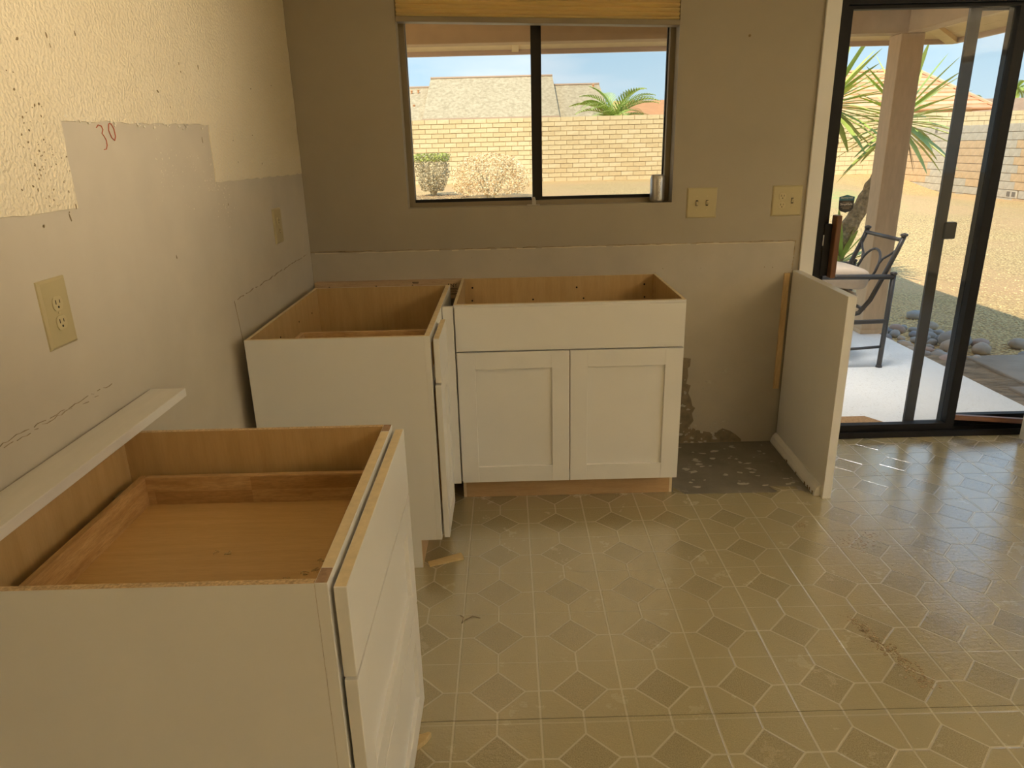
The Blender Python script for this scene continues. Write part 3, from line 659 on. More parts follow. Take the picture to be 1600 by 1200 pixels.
# ================================================================== SLIDING DOOR
door = sempty('door_1', (3.2, .07, 0))
obj('door_frame', MB().box(2.357, 2.392, .0, .145, -.02, 2.03).box(4.025, 4.06, .0, .145, -.02, 2.03).box(2.392, 4.025, .0, .145, 1.995, 2.03), 'black', door)
obj('threshold', MB().box(2.392, 4.025, .0, .145, -.02, .006).box(2.392, 4.025, .0, .010, .006, .030).box(2.392, 4.025, .066, .074, .006, .030).box(2.392, 4.025, .12, .128, .006, .03), 'black', door)
def panel(nm, x0, x1, y0, y1, z0, z1, ls, rs, br, tr, mt='black', gl='glass'):
    o = obj(nm, MB().box(x0, x0 + ls, y0, y1, z0, z1).box(x1 - rs, x1, y0, y1, z0, z1).box(x0 + ls, x1 - rs, y0, y1, z0, z0 + br).box(x0 + ls, x1 - rs, y0, y1, z1 - tr, z1), mt, door)
    ym = (y0 + y1) / 2
    if gl: obj('pane' if gl == 'glass' else 'screen_mesh', MB().box(x0 + ls - .004, x1 - rs + .004, ym - .002, ym + .002, z0 + br - .004, z1 - tr + .004), gl, o)
    return o
pl = panel('sliding_panel', 2.392, 3.186, .022, .060, .008, 1.995, .030, .046, .055, .015)
panel('fixed_panel', 3.150, 4.025, .080, .115, .008, 1.995, .050, .05, .075, .015)
ps = panel('screen_panel', 2.988, 4.02, .128, .142, .006, 2.0, .052, .05, .030, .02, 'grey_metal', 'screen_door')
obj('screen_latch', MB().box(3.03, 3.086, .115, .152, .985, 1.065), 'grey_metal', ps, bev=.006)
obj('latch_housing', MB().box(2.393, 2.43, -.004, .022, .842, 1.085), 'black', pl, bev=.004)
obj('pull_handle', MB().box(2.432, 2.458, -.035, .018, .835, 1.125), 'handle_wood', pl, bev=.005, label='dark wooden pull handle')
obj('strike', MB().box(2.3915, 2.3955, -.006, .012, .985, 1.035), 'steel', door)
# wooden bar leaning in the track
tag(obj('security_bar', MB().bar((3.188, .034, .092), (3.98, .040, .020), .022, .026), 'bar_wood', bev=.002), 'brown wooden bar leaning in the track of the sliding door', 'bar')
# security sticker on the glass
t = thing('window_sticker', 'small black shield sticker with teal top on the sliding door glass', 'sticker', (2.5, .038, 1.17))
sh = [(-.036, .030), (0, .039), (.036, .030), (.034, -.022), (.024, -.034), (0, -.042), (-.024, -.034), (-.034, -.022)]
fst = lambda u, v_, t_: (2.5 + u, .0378 - t_, 1.172 + v_)
obj('shield', MB().prism(sh, fst, 0, .0006), 'stk_black', t)
obj('teal_band', MB().prism([(-.036, .030), (0, .039), (.036, .030), (.0357, .014), (-.0357, .014)], fst, .0006, .0009), 'teal', t)
RX = Matrix.Rotation(PI / 2, 4, 'X')
def stk(s_, sz, du, dv, nm): text_mesh(s_, sz, 'stk_white', nm, t, Matrix.Translation((du, -.0012, .002 + dv)) @ RX, .0002)
stk('PROTECTED', .010, 0, .0245, 'lettering'); stk('SimpliSafe', .0145, 0, -.003, 'lettering')
mb = MB()
for dz, hw in ((.006, .018), (-.016, .024), (-.023, .016)): mb.box(2.5 - hw, 2.5 + hw, .0368, .0372, 1.172 + dz - .0012, 1.172 + dz + .0012)
obj('fine_print', mb, 'rail', t)

# vertical blind slats stacked at the right
def slat(x, y0=-.165, y1=-.076):
    mb = MB(); pts = [(x + .004 * math.sin(PI * i / 4), y0 + (y1 - y0) * i / 4) for i in range(5)]; poly = pts + [(p[0] + .0012, p[1]) for p in reversed(pts)]
    return mb.prism(poly, fz, .014, 2.05)
t = thing('vertical_blind', 'white vertical blind slats gathered at the right of the sliding door', 'blind', (3.6, -.12, 0))
for i in range(9): obj('slat', slat(3.462 + i * .016), 'white_plastic', t)
obj('head_track', MB().box(2.36, 4.1, -.14, -.10, 2.05, 2.085), 'white_plastic', t)
obj('bracket', MB().box(2.5, 2.53, -.12, .0, 2.085, 2.1), 'steel', t); obj('bracket', MB().box(3.9, 3.93, -.12, .0, 2.085, 2.1), 'steel', t)

# ================================================================== CABINETS
H = .876
def shaker(name, parent, axis, a0, a1, z0, z1, d0, d1, fw=.062):
    """door or drawer front; axis 'y' faces -y (a=x) ; axis 'x' faces +x (a=y). d0 back plane, d1 front plane"""
    def bx(m_, u0, u1, w0, w1, e0, e1):
        lo, hi = min(e0, e1), max(e0, e1)
        if axis == 'y': m_.box(u0, u1, lo, hi, w0, w1)
        else: m_.box(lo, hi, u0, u1, w0, w1)
        return m_
    s_ = 1 if d1 > d0 else -1
    root = obj(name, bx(MB(), a0 + fw - .008, a1 - fw + .008, z0 + fw - .008, z1 - fw + .008, d0 + s_ * .003, d1 - s_ * .010), 'cab', parent)
    obj('stile', bx(MB(), a0, a0 + fw, z0, z1, d0, d1), 'cab', root, bev=.0012)
    obj('stile', bx(MB(), a1 - fw, a1, z0, z1, d0, d1), 'cab', root, bev=.0012)
    obj('rail', bx(MB(), a0 + fw, a1 - fw, z1 - fw, z1, d0, d1 - s_ * .0003), 'cab', root, bev=.0012)
    obj('rail', bx(MB(), a0 + fw, a1 - fw, z0, z0 + fw, d0, d1 - s_ * .0003), 'cab', root, bev=.0012)
    return root

# ---- nearest: three-drawer base
CX = .652; C0x = .042; N0, N1 = -2.468, -1.861
cab = thing('drawer_base_cabinet', 'nearest white base cabinet with three drawers, open top showing the wooden drawer', 'cabinet', ((C0x + CX) / 2, (N0 + N1) / 2, 0))
for y0, y1, fm in ((N0, N0 + .012, (1, 1, 0, 2, 1, 1)), (N1 - .012, N1, (1, 1, 2, 0, 1, 1))):
    obj('side_panel', MB().box(C0x, CX - .019, y0, y1, .114, H, fm).box(C0x, CX - .076, y0, y1, 0, .114, fm), ['cab', 'particle', 'ply_v'], cab)
obj('back_panel', MB().box(C0x, C0x + .012, N0 + .012, N1 - .012, .0, H - .001, (0, 1, 0, 0, 0, 2)), ['cab', 'ply_v', 'particle'], cab)
obj('bottom_panel', MB().box(C0x + .012, CX - .019, N0 + .012, N1 - .012, .114, .126), 'ply_h', cab)
for y0, y1 in ((N0, N0 + .04), (N1 - .04, N1)): obj('face_stile', MB().box(CX - .019, CX, y0, y1, .114, H, (0, 0, 0, 0, 0, 1)), ['cab', 'endgrain'], cab, bev=.001)
obj('face_rail', MB().box(CX - .019, CX, N0 + .04, N1 - .04, H - .036, H - .0005, (2, 0, 0, 0, 0, 1)), ['cab', 'cabedge', 'ply_v'], cab, bev=.0008)
obj('face_rail', MB().box(CX - .019, CX, N0 + .04, N1 - .04, .66, .695, (2, 0, 0, 0, 0, 0)), ['cab', 'cabedge', 'ply_v'], cab)
obj('face_rail', MB().box(CX - .019, CX, N0 + .04, N1 - .04, .114, .15, (2, 0, 0, 0, 0, 0)), ['cab', 'cabedge', 'ply_v'], cab)
obj('toe_kick', MB().box(CX - .088, CX - .076, N0 + .012, N1 - .012, .0, .114), 'kick', cab)
D0, D1 = CX + .006, CX + .026
dr = obj('drawer', MB().box(D0, D1, N0 + .004, N1 - .004, .708, H - .010, (0, 0, 0, 0, 0, 1)), ['cab', 'cabedge'], cab, bev=.0015)
zt = .785; zb = .705
obj('drawer_side', MB().box(.108, .63, N1 - .055, N1 - .040, zb, zt), 'block_x', dr, bev=.0015)
obj('drawer_side', MB().box(.108, .63, N0 + .040, N0 + .055, zb, zt), 'block_x', dr, bev=.0015)
obj('drawer_back', MB().box(.092, .108, N0 + .040, N1 - .040, zb, zt), 'block_y', dr, bev=.0015)
obj('drawer_bottom', MB().box(.108, .63, N0 + .055, N1 - .055, zb + .008, zb + .014), 'ply_h', dr)
# darker staves of the finger-jointed far side
obj('stave', MB().box(.125, .34, N1 - .0556, N1 - .054, zb + .016, zb + .046), 'block_x2', dr)
obj('stave', MB().box(.34, .60, N1 - .0556, N1 - .054, zb + .046, zt - .003), 'block_x2', dr)
mb = MB(); rr = random.Random(3)
for (x, y) in ((.335, -2.12), (.36, -2.125), (.53, -2.20), (.55, -2.16), (.545, -2.19), (.57, -2.14), (.50, -2.22)):
    for i in range(4):
        a = rr.uniform(0, 6); mb.tube([(x + rr.gauss(0, .004), y + rr.gauss(0, .004), zb + .0145), (x + .005 * math.cos(a), y + .005 * math.sin(a), zb + .0152), (x + .008 * math.cos(a + .8), y + .008 * math.sin(a + .8), zb + .0148)], .0009, 5)
obj('wood_shavings', mb, 'shim', dr, kind='stuff')
obj('glide_bracket', MB().box(C0x + .012, C0x + .026, N1 - .10, N1 - .06, .725, .762).box(C0x + .026, C0x + .038, N1 - .09, N1 - .07, .735, .755), 'rail', cab, bev=.004)
shaker('drawer', cab, 'x', N0 + .004, N1 - .004, .413, .702, D0, D1, .062)
shaker('drawer', cab, 'x', N0 + .004, N1 - .004, .120, .407, D0, D1, .062)

# ---- white filler strip lying on the back edge, against the wall
tag(obj('filler_strip', MB().box(.006, .094, -2.75, -1.628, H + .0005, H + .0215), 'filler', bev=.0012), 'loose white filler strip lying along the wall on the nearest cabinet', 'board')

# ---- corner cabinet, facing right
K0x, KX, K0, K1 = .047, .657, -1.080, -.169
cab = thing('corner_base_cabinet', 'white corner base cabinet against the left wall, open top, no worktop', 'cabinet', ((K0x + KX) / 2, (K0 + K1) / 2, 0))
for y0, y1, fm in ((K0, K0 + .012, (1, 1, 0, 2, 1, 1)), (K1 - .012, K1, (1, 1, 2, 0, 1, 1))):
    obj('side_panel', MB().box(K0x, KX - .019, y0, y1, .114, H, fm).box(K0x, KX - .076, y0, y1, 0, .114, fm), ['cab', 'cabedge', 'ply_v'], cab)
obj('back_panel', MB().box(K0x, K0x + .012, K0 + .012, K1 - .012, .0, H - .001, (0, 1, 0, 0, 0, 2)), ['cab', 'ply_v', 'cabedge'], cab)
obj('bottom_panel', MB().box(K0x + .012, KX - .019, K0 + .012, K1 - .012, .114, .126), 'ply_h', cab)
for y0, y1 in ((K0, K0 + .04), (-.80, K1)): obj('face_stile', MB().box(KX - .019, KX, y0, y1, .114, H, (2, 0, 0, 0, 0, 1)), ['cab', 'cabedge', 'ply_v'], cab, bev=.001)
obj('face_rail', MB().box(KX - .019, KX, K0 + .04, -.80, H - .036, H - .0005, (2, 0, 0, 0, 0, 1)), ['cab', 'cabedge', 'ply_v'], cab, bev=.0008)
obj('face_rail', MB().box(KX - .019, KX, K0 + .04, -.80, .67, .705), 'cab', cab)
obj('face_rail', MB().box(KX - .019, KX, K0 + .04, -.80, .114, .15), 'cab', cab)
obj('toe_kick', MB().box(KX - .088, KX - .076, K0 + .012, K1 - .012, .0, .114), 'kick', cab)
dr = obj('drawer', MB().box(KX + .010, KX + .030, K0 + .006, -.795, .710, H - .012, (0, 0, 0, 0, 0, 1)), ['cab', 'cabedge'], cab, bev=.0015)
obj('drawer_side', MB().box(.18, .635, K0 + .05, K0 + .065, .715, .84), 'block_x', dr, bev=.0015)
obj('drawer_side', MB().box(.18, .635, -.855, -.84, .715, .84), 'block_x', dr, bev=.0015)
obj('drawer_back', MB().box(.165, .18, K0 + .05, -.84, .715, .84), 'block_y', dr, bev=.0015)
obj('drawer_bottom', MB().box(.18, .635, K0 + .065, -.855, .722, .728), 'ply_h', dr)
# door hangs a little open at the near edge
shaker('door', cab, 'x', K0 + .006, -.795, .120, .702, KX + .008, KX + .028, .058)
mb = MB()
for (y, z) in ((-.5, .80), (-.5, .74), (-.75, .80), (-.3, .79), (-.62, .70), (-.35, .68)):
    mb.prism([(y + .004 * math.cos(q * PI / 4), z + .004 * math.sin(q * PI / 4)) for q in range(8)], fx, K0x + .0115, K0x + .0128)
obj('screw_holes', mb, 'hole', cab, kind='stuff')
# filler post between the two cabinets
tag(obj('corner_filler', MB().box(.659, .7005, -.630, -.612, .114, H - .002).box(.659, .700, -.612, -.592, .114, H - .03), 'cab', bev=.001), 'narrow white filler closing the corner between the two base cabinets', 'board')

# ---- sink base
S0, S1, SD = .7013, 1.6153, -.61
cab = thing('sink_base_cabinet', 'white double-door sink base cabinet under the window with an open top', 'cabinet', ((S0 + S1) / 2, -.31, 0))
for x0, x1, fm in ((S0, S0 + .012, (0, 2, 1, 1, 1, 1)), (S1 - .012, S1, (2, 0, 1, 1, 1, 1))):
    obj('side_panel', MB().box(x0, x1, SD + .019, -.008, .114, H, fm).box(x0, x1, SD + .076, -.008, 0, .114, fm), ['cab', 'cabedge', 'ply_v'], cab)
obj('back_panel', MB().box(S0 + .012, S1 - .012, -.018, -.008, 0, H - .002, (0, 0, 1, 0, 0, 2)), ['cab', 'ply_v', 'cabedge'], cab)
obj('bottom_panel', MB().box(S0 + .012, S1 - .012, SD + .019, -.018, .114, .126), 'ply_h', cab)
for x0, x1 in ((S0, S0 + .038), (S1 - .038, S1)): obj('face_stile', MB().box(x0, x1, SD, SD + .019, .114, H, (0, 0, 0, 2, 0, 1)), ['cab', 'cabedge', 'ply_v'], cab, bev=.001)
obj('face_rail', MB().box(S0 + .038, S1 - .038, SD, SD + .019, H - .04, H - .0005, (0, 0, 0, 2, 0, 1)), ['cab', 'cabedge', 'ply_v'], cab, bev=.0008)
obj('face_rail', MB().box(S0 + .038, S1 - .038, SD, SD + .019, .66, .70), 'cab', cab)
obj('face_rail', MB().box(S0 + .038, S1 - .038, SD, SD + .019, .114, .15), 'cab', cab)
obj('corner_block', MB().box(S0 + .012, S0 + .05, SD + .019, SD + .04, H - .05, H - .004), 'kick', cab); obj('corner_block', MB().box(S1 - .05, S1 - .012, SD + .019, SD + .04, H - .05, H - .004), 'kick', cab)
obj('false_front', MB().box(S0 + .005, S1 - .005, SD - .021, SD - .002, .692, H - .008), 'cab', cab, bev=.0015)
mid = (S0 + S1) / 2 - .001
shaker('door', cab, 'y', S0 + .006, mid - .0015, .118, .686, SD - .002, SD - .022, .070)
shaker('door', cab, 'y', mid + .0015, S1 - .006, .118, .686, SD - .002, SD - .022, .070)
obj('toe_kick', MB().box(S0 + .0125, S1 - .0125, SD + .076, SD + .088, 0, .114), 'kick', cab)
mb = MB()
for (x, z) in ((.749, .831), (.746, .769), (1.035, .768), (1.242, .821), (1.275, .768), (1.562, .828), (1.565, .767)):
    mb.prism([(x + .0045 * math.cos(q * PI / 4), z + .0045 * math.sin(q * PI / 4)) for q in range(8)], fy, .0178, .0186)
obj('screw_holes', mb, 'hole', cab, kind='stuff')

# ---- ledger board behind the corner cabinet, with a grade stamp
t = thing('ledger_board', 'pine ledger board screwed to the wall behind the corner cabinet', 'board', (.35, -.02, .8))
obj('board', MB().box(.012, .6995, -.038, -.001, .787, H - .001), 'pine_x', t, bev=.0015)
text_mesh('ANY', .024, 'ink', 'stamp_lettering', t, Matrix.Translation((.655 - .35, -.0385 + .02, .848 - .8)) @ RX, .0002)
mb = MB()
for i, z in enumerate((.834, .829, .822, .817, .809, .804)): mb.box(.625, .625 + (.055, .06, .05, .058, .06, .045)[i], -.0388, -.038, z, z + .0022)
mb.box(.47, .50, -.0388, -.038, .866, .869).box(.472, .498, -.0388, -.038, .861, .8635)
obj('stamp_lines', mb, 'ink', t, kind='stuff')
mb = MB()
for x in (.08, .30, .47): mb.prism([(x + .004 * math.cos(q * PI / 4), .852 + .004 * math.sin(q * PI / 4)) for q in range(8)], fy, .038, .0388)
obj('screw_holes', mb, 'hole', t, kind='stuff')

# ---- end panel of the dishwasher bay
t = thing('end_panel', 'freestanding white end panel beside the bare concrete bay', 'panel', (2.26, -.31, 0))
SK = lambda x, y: x + .024 * (1 + y / .634)
m2 = MB().box(2.238, 2.274, -.634, -.014, 0, H); m2.v = [(SK(x, y), y, z) for x, y, z in m2.v]
obj('panel', m2, 'cab', t, bev=.0015)
obj('base_strip', MB().prism([(2.240, .0), (2.214, .0), (2.214, .012), (2.222, .034), (2.236, .050), (2.240, .050)], lambda u, v_, t_: (SK(u - .002, t_), t_, v_), -.605, -.014), 'cab', t)
mb = MB(); rr = random.Random(2)
for i in range(9):
    y = rr.uniform(-.6, -.5) if i < 6 else rr.uniform(-.4, -.05); mb.box(SK(2.2105, y), SK(2.2125, y), y, y + rr.uniform(.003, .01), .001, rr.uniform(.005, .02))
obj('chipped_paint', mb, 'dirt', t, kind='stuff')
tag(obj('batten', MB().box(2.226, 2.252, -.0125, -.0008, .285, .862), 'pine', bev=.001), 'thin raw wood batten on the back wall beside the end panel', 'batten')

# ---- scraps on the floor
mb = MB(); a = Vector((.60, -1.062, .0)); b_ = Vector((.722, -1.018, .0)); d = (b_ - a).normalized(); nrm = Vector((-d.y, d.x, 0))
for p, h_ in ((a, .003), (b_, .011)):
    for q, z in ((-.017, 0), (.017, 0), (.017, h_), (-.017, h_)): mb.v.append(tuple(p + nrm * q + Vector((0, 0, z + .0004))))
mb.f += [(0, 1, 2, 3), (7, 6, 5, 4), (0, 4, 5, 1), (1, 5, 6, 2), (2, 6, 7, 3), (3, 7, 4, 0)]; mb.m += [0] * 6
tag(obj('wood_shim', mb, 'shim'), 'wooden shim on the floor at the corner cabinet toe', 'shim')
mb = MB().prism([(.600, -1.925), (.655, -1.918), (.678, -1.895), (.690, -1.872), (.682, -1.868), (.66, -1.876), (.600, -1.880)], fz, .0004, .016)
tag(obj('wood_chip', mb, 'shim', bev=.002), 'broken wood chip on the floor beside the nearest cabinet', 'wood chip')
fsc = lambda u, v_, t_: (u, v_, t_)
tag(obj('vinyl_scrap', MB().prism([(1.62, -.556), (1.665, -.556), (1.63, -.49)], fsc, -.0018, .0008), 'vinyl'), 'three-cornered vinyl scrap beside the sink cabinet toe kick', 'scrap')
tag(obj('vinyl_scrap', MB().prism([(2.075, -.548), (2.172, -.562), (2.168, -.515), (2.058, -.505)], fsc, -.0018, .0008), 'vinyl'), 'four-sided vinyl scrap on the concrete near the end panel', 'scrap')
mb = MB().tube([(.80, -1.385, .002), (.775, -1.375, .003), (.752, -1.392, .002), (.742, -1.41, .002), (.745, -1.378, .002), (.735, -1.37, .002)], .0012, 6)
tag(obj('wire_scrap', mb, 'dirt', smooth=True), 'thin curled bit of brown wire on the vinyl floor', 'wire')

# ================================================================== ADDED UPLIGHT FLOOR LAMPS (out of view, put in to brighten the room)
for (lx, ly, lb) in ((4.7, -2.0, 'added uplight floor lamp by the side wall nearest the sliding door'), (4.75, -3.4, 'added uplight floor lamp standing in front of the side window'), (3.6, -5.0, 'added uplight floor lamp by the wall farthest from the sink')):
    t = thing('added_floor_lamp', lb, 'lamp', (lx, ly, 0))
    obj('base', MB().lathe([(.14, 0), (.14, .02), (.03, .035)], (lx, ly, 0), 20), 'black', t, smooth=True)
    obj('pole', MB().tube([(lx, ly, .03), (lx, ly, 1.72)], .013, 10), 'black', t, smooth=True)
    obj('bowl', MB().lathe([(.03, 0), (.12, .05), (.17, .12), (.165, .12), (.115, .06), (.03, .015)], (lx, ly, 1.70), 24), 'white_plastic', t, smooth=True)
    l = bpy.data.lights.new('fill_light', 'AREA'); l.shape = 'DISK'; l.size = .26; l.energy = FILL_POWER * (.8 if ly > -2.5 else 1.0 if ly > -4 else 1.55); l.color = FILL_COL
    o = bpy.data.objects.new('fill_light', l); COL.objects.link(o); o.location = (lx, ly, 1.80); o.rotation_euler = (PI, 0, 0)

t = thing('added_spotlight', 'added white ceiling spotlight brightening the left wall', 'lamp', (2.5, -2.5, ZC))  # unseen fixture, added to throw more light on the left wall
obj('mount', MB().lathe([(.05, -.02), (.05, -.0005)], (2.5, -2.5, ZC), 18), 'white_plastic', t)
obj('shade', MB().tube([(2.5, -2.5, ZC - .02), (2.49, -2.5, ZC - .06), (2.42, -2.46, ZC - .10)], [.02, .035, .05], 14), 'white_plastic', t)
l = bpy.data.lights.new('fill_light', 'SPOT'); l.energy = SPOT_POWER; l.color = FILL_COL; l.spot_size = R(55); l.spot_blend = 1.0; l.shadow_soft_size = .05
o = bpy.data.objects.new('fill_light', l); COL.objects.link(o); o.location = (2.40, -2.44, ZC - .115); o.rotation_euler = (Vector((0, -1.72, 2.12)) - Vector(o.location)).to_track_quat('-Z', 'Y').to_euler()

# ================================================================== OUTSIDE
def sstep(a, b_, x): t_ = max(0, min(1, (x - a) / (b_ - a))); return t_ * t_ * (3 - 2 * t_)
def gz(x, y):
    h_ = -.13 + .43 * sstep(4, 21, y) * (1 - sstep(9.5, 13, x) * (1 - sstep(18, 22, y)))
    return h_ + .035 * mnoise.noise(Vector((x * .5, y * .5, 0))) * sstep(3, 6, max(y, x - 3))
mb = MB()
gx = [-14 + i * .6 for i in range(60)] + [22 + i * 4 for i in range(12)]; gy = [-30, -22, -16, -12, -9, -7, -5.5, -4, -3, -2] + [-1.0 + i * .5 for i in range(50)] + [24 + i * 4 for i in range(14)]
for y in gy:
    for x in gx: mb.v.append((x, y, gz(x, y)))
nx = len(gx)
for j in range(len(gy) - 1):
    for i in range(nx - 1):
        if -.3 < gx[i] and gx[i + 1] <= 5.4 and gy[j] >= -5.6 and gy[j + 1] <= .1: continue
        mb.f.append((j * nx + i, j * nx + i + 1, (j + 1) * nx + i + 1, (j + 1) * nx + i)); mb.m.append(0)
struct(obj('ground', mb, 'gravel', smooth=True))
# loose pebbles on top of the gravel bed
mb = MB(); rr = random.Random(21)
def pebble(x, y, z, s):
    k = len(mb.v); a = rr.uniform(0, PI); c_, s_ = math.cos(a) * s, math.sin(a) * s; e_ = rr.uniform(.6, 1)
    mb.v += [(x + c_, y + s_, z), (x - s_ * e_, y + c_ * e_, z + .1 * s), (x - c_, y - s_, z), (x + s_ * e_, y - c_ * e_, z - .1 * s), (x + rr.uniform(-.3, .3) * s, y, z + s * rr.uniform(.45, .7))]
    for i in range(4): mb.f.append((k + i, k + (i + 1) % 4, k + 4)); mb.m.append(0)
for i in range(15000):
    d = rr.random() ** 1.5; y = .4 + 9 * d; x = 3.95 + (1 + 6.5 * d + .4) * rr.random() * 1.15
    if (y < 1.75 and x > 3.9) or (x < 4.72 and 1.4 < y < 2.8) or math.hypot(x - 4.2, y - 4) < .55: continue
    pebble(x, y, gz(x, y) + .002, rr.uniform(.007, .016))
tag(obj('gravel_stones', mb, 'pebble', kind='stuff'), 'loose tan gravel stones scattered over the yard', 'gravel')
# patio slab and walkway
struct(obj('patio_slab', MB().box(-6, 3.885, .15, 2.36, -.16, -.03), 'slab', bev=.006))
walk = sempty('walkway', (5.5, .9, -.1))
for x0, x1, y0, y1 in ((4.25, 5.35, .95, 1.62), (5.37, 7.2, .95, 1.62), (4.1, 5.0, -.2, .93), (5.02, 7.2, -.2, .93)):
    obj('paving_slab', MB().box(x0, x1, y0, y1, -.16, -.066 - .006 * rr.random()), 'path', walk, bev=.012)
mb = MB(); k0 = 0
for j in range(26):
    for i in range(9): x = 3.886 + i * .06; y = -.2 + j * .075; mb.v.append((x, y, -.075 + .018 * mnoise.noise(Vector((x * 9, y * 5, 3))) - .02 * (i / 8)))
for j in range(25):
    for i in range(8): mb.f.append((j * 9 + i, j * 9 + i + 1, (j + 1) * 9 + i + 1, (j + 1) * 9 + i)); mb.m.append(0)
struct(obj('soil_strip', mb, 'soil', smooth=True))

# patio cover
pc = thing('patio_cover', 'tan painted patio cover with a square post and beams over the slab', 'patio cover', (3.82, 2.235, -.03))
obj('post', MB().box(3.735, 3.905, 2.15, 2.32, -.03, 2.155), 'post', pc, bev=.006)
obj('post_base', MB().box(3.725, 3.915, 2.14, 2.33, -.03, .005), 'post', pc, bev=.004)
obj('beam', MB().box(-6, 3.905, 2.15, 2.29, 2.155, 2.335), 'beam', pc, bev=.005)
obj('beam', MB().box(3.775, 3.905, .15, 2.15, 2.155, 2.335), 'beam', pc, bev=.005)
obj('ceiling_panel', MB().box(-6, 3.775, .15, 2.15, 2.30, 2.33), 'soffit', pc)
EY, EX = 2.93, 4.56
nb = 5
for k in range(nb):       # rear soffit boards
    y0, y1 = 2.29 + (EY - 2.29) * k / nb, 2.29 + (EY - 2.29) * (k + 1) / nb - .006; z0, z1 = 2.30 - .10 * k / nb, 2.30 - .10 * (k + 1) / nb
    xr0, xr1 = 3.905 + (EX - 3.905) * k / nb, 3.905 + (EX - 3.905) * (k + 1) / nb
    m2 = MB(); m2.v += [(-6, y0, z0), (xr0, y0, z0), (xr1, y1, z1), (-6, y1, z1), (-6, y0, z0 + .02), (xr0, y0, z0 + .02), (xr1, y1, z1 + .02), (-6, y1, z1 + .02)]
    m2.f += [(3, 2, 1, 0), (4, 5, 6, 7), (0, 1, 5, 4), (1, 2, 6, 5), (2, 3, 7, 6), (3, 0, 4, 7)]; m2.m += [0] * 6
    obj('soffit_board', m2, 'soffit', pc)
    m2 = MB(); yb0, yb1 = 2.29 + (EY - 2.29) * k / nb, 2.29 + (EY - 2.29) * (k + 1) / nb; x0, x1 = xr0, xr1 - .006
    m2.v += [(x0, .15, z0), (x1, .15, z1), (x1, yb1, z1), (x0, yb0, z0), (x0, .15, z0 + .02), (x1, .15, z1 + .02), (x1, yb1, z1 + .02), (x0, yb0, z0 + .02)]
    m2.f += [(3, 2, 1, 0), (4, 5, 6, 7), (0, 1, 5, 4), (1, 2, 6, 5), (2, 3, 7, 6), (3, 0, 4, 7)]; m2.m += [0] * 6
    obj('soffit_board', m2, 'soffit', pc)
obj('fascia', MB().box(-6, EX + .02, EY, EY + .035, 2.165, 2.28), 'fascia', pc, bev=.003)
obj('fascia', MB().box(EX, EX + .035, .15, EY, 2.165, 2.28), 'fascia', pc, bev=.003)
obj('hip_rafter', MB().bar((3.93, 2.315, 2.285), (EX - .01, EY - .01, 2.185), .085, .045), 'soffit', pc)
obj('batten', MB().bar((1.02, 2.30, 2.292), (1.02, EY - .005, 2.192), .055, .02), 'soffit', pc)
m2 = MB(); P_ = [(-6, -.2, 2.75), (3.6, -.2, 2.75), (EX + .05, EY + .05, 2.285), (-6, EY + .05, 2.285)]; Q_ = [(x, y, z + .06) for x, y, z in P_]
m2.v += P_ + Q_; m2.f += [(3, 2, 1, 0), (4, 5, 6, 7), (0, 1, 5, 4), (1, 2, 6, 5), (2, 3, 7, 6), (3, 0, 4, 7)]; m2.m += [0] * 6
k = len(m2.v); P_ = [(3.6, -.2, 2.75), (EX + .05, -.2, 2.285), (EX + .05, EY + .05, 2.285)]; m2.v += P_ + [(x, y, z + .06) for x, y, z in P_]
m2.f += [(k + 2, k + 1, k), (k + 3, k + 4, k + 5), (k, k + 1, k + 4, k + 3), (k + 1, k + 2, k + 5, k + 4)]; m2.m += [0] * 4
obj('roof_deck', m2, 'brownroof', pc)

# far yard wall of slump block
WY = 22.; CH, BL = .150, .415
fw = thing('block_wall', 'long yellow slump block wall across the back of the yard', 'wall', (4, WY, .2))
mb = MB().box(-9, 13.9, WY + .012, WY + .15, -.2, 2.375).box(13.9, 20, WY + .012, WY + .15, -.2, 2.225)
obj('mortar_core', mb, 'mortar', fw)
bricks = []
for r_ in range(17):
    z = 2.38 - (r_ + 1) * CH
    for c_ in range(-22, 50):
        x = c_ * BL + (BL / 2 if r_ % 2 else 0) - .1
        if x > 19.5 or x < -9 or (r_ == 0 and x > 13.85): continue
        inwin = -2.5 < x + BL / 2 < 6.4 and r_ < 14; indoor = 11.0 < x + BL / 2 < 13.9 and r_ < 14
        pr = 0 if (inwin and not (1.9 < x < 2.0)) else (1 if indoor else 2)
        if inwin and r_ >= 9 and x < 2: pr = 1.5
        bricks.append((pr, r_, x, z))
bricks.sort(key=lambda q: q[0])
brick_me = []
rb = random.Random(8)
for i, mn in enumerate(('slump', 'slump_b', 'slump_c', 'slump')):
    m2 = MB(); a, c_ = BL / 2 - .007, CH / 2 - .007
    m2.v += [(-a, .02, -c_), (a, .02, -c_), (a, .02, c_), (-a, .02, c_)] + [((-a if q in (0, 3) else a) * rb.uniform(.96, 1), -rb.uniform(.004, .016), (-c_ if q < 2 else c_) * rb.uniform(.88, 1.0)) for q in range(4)]
    m2.f += [(4, 5, 6, 7)] + [(q, (q + 1) % 4, 4 + (q + 1) % 4, 4 + q) for q in range(4)]; m2.m += [0] * 5
    o = obj('brick', m2, mn, None); brick_me.append(o.data); bpy.data.objects.remove(o)
rest = MB()
for i, (pr, r_, x, z) in enumerate(bricks):
    if i < 300: link_mesh('brick', brick_me[rb.randrange(4)], fw, (x + BL / 2, WY, z + CH / 2), scale=(1, rb.uniform(.7, 1.3), 1))
    else: rest.box(x + .007, x + BL - .007, WY - rb.uniform(.004, .014), WY + .02, z + .007, z + CH - .007)
obj('further_bricks', rest, 'slump_b', fw, kind='stuff')

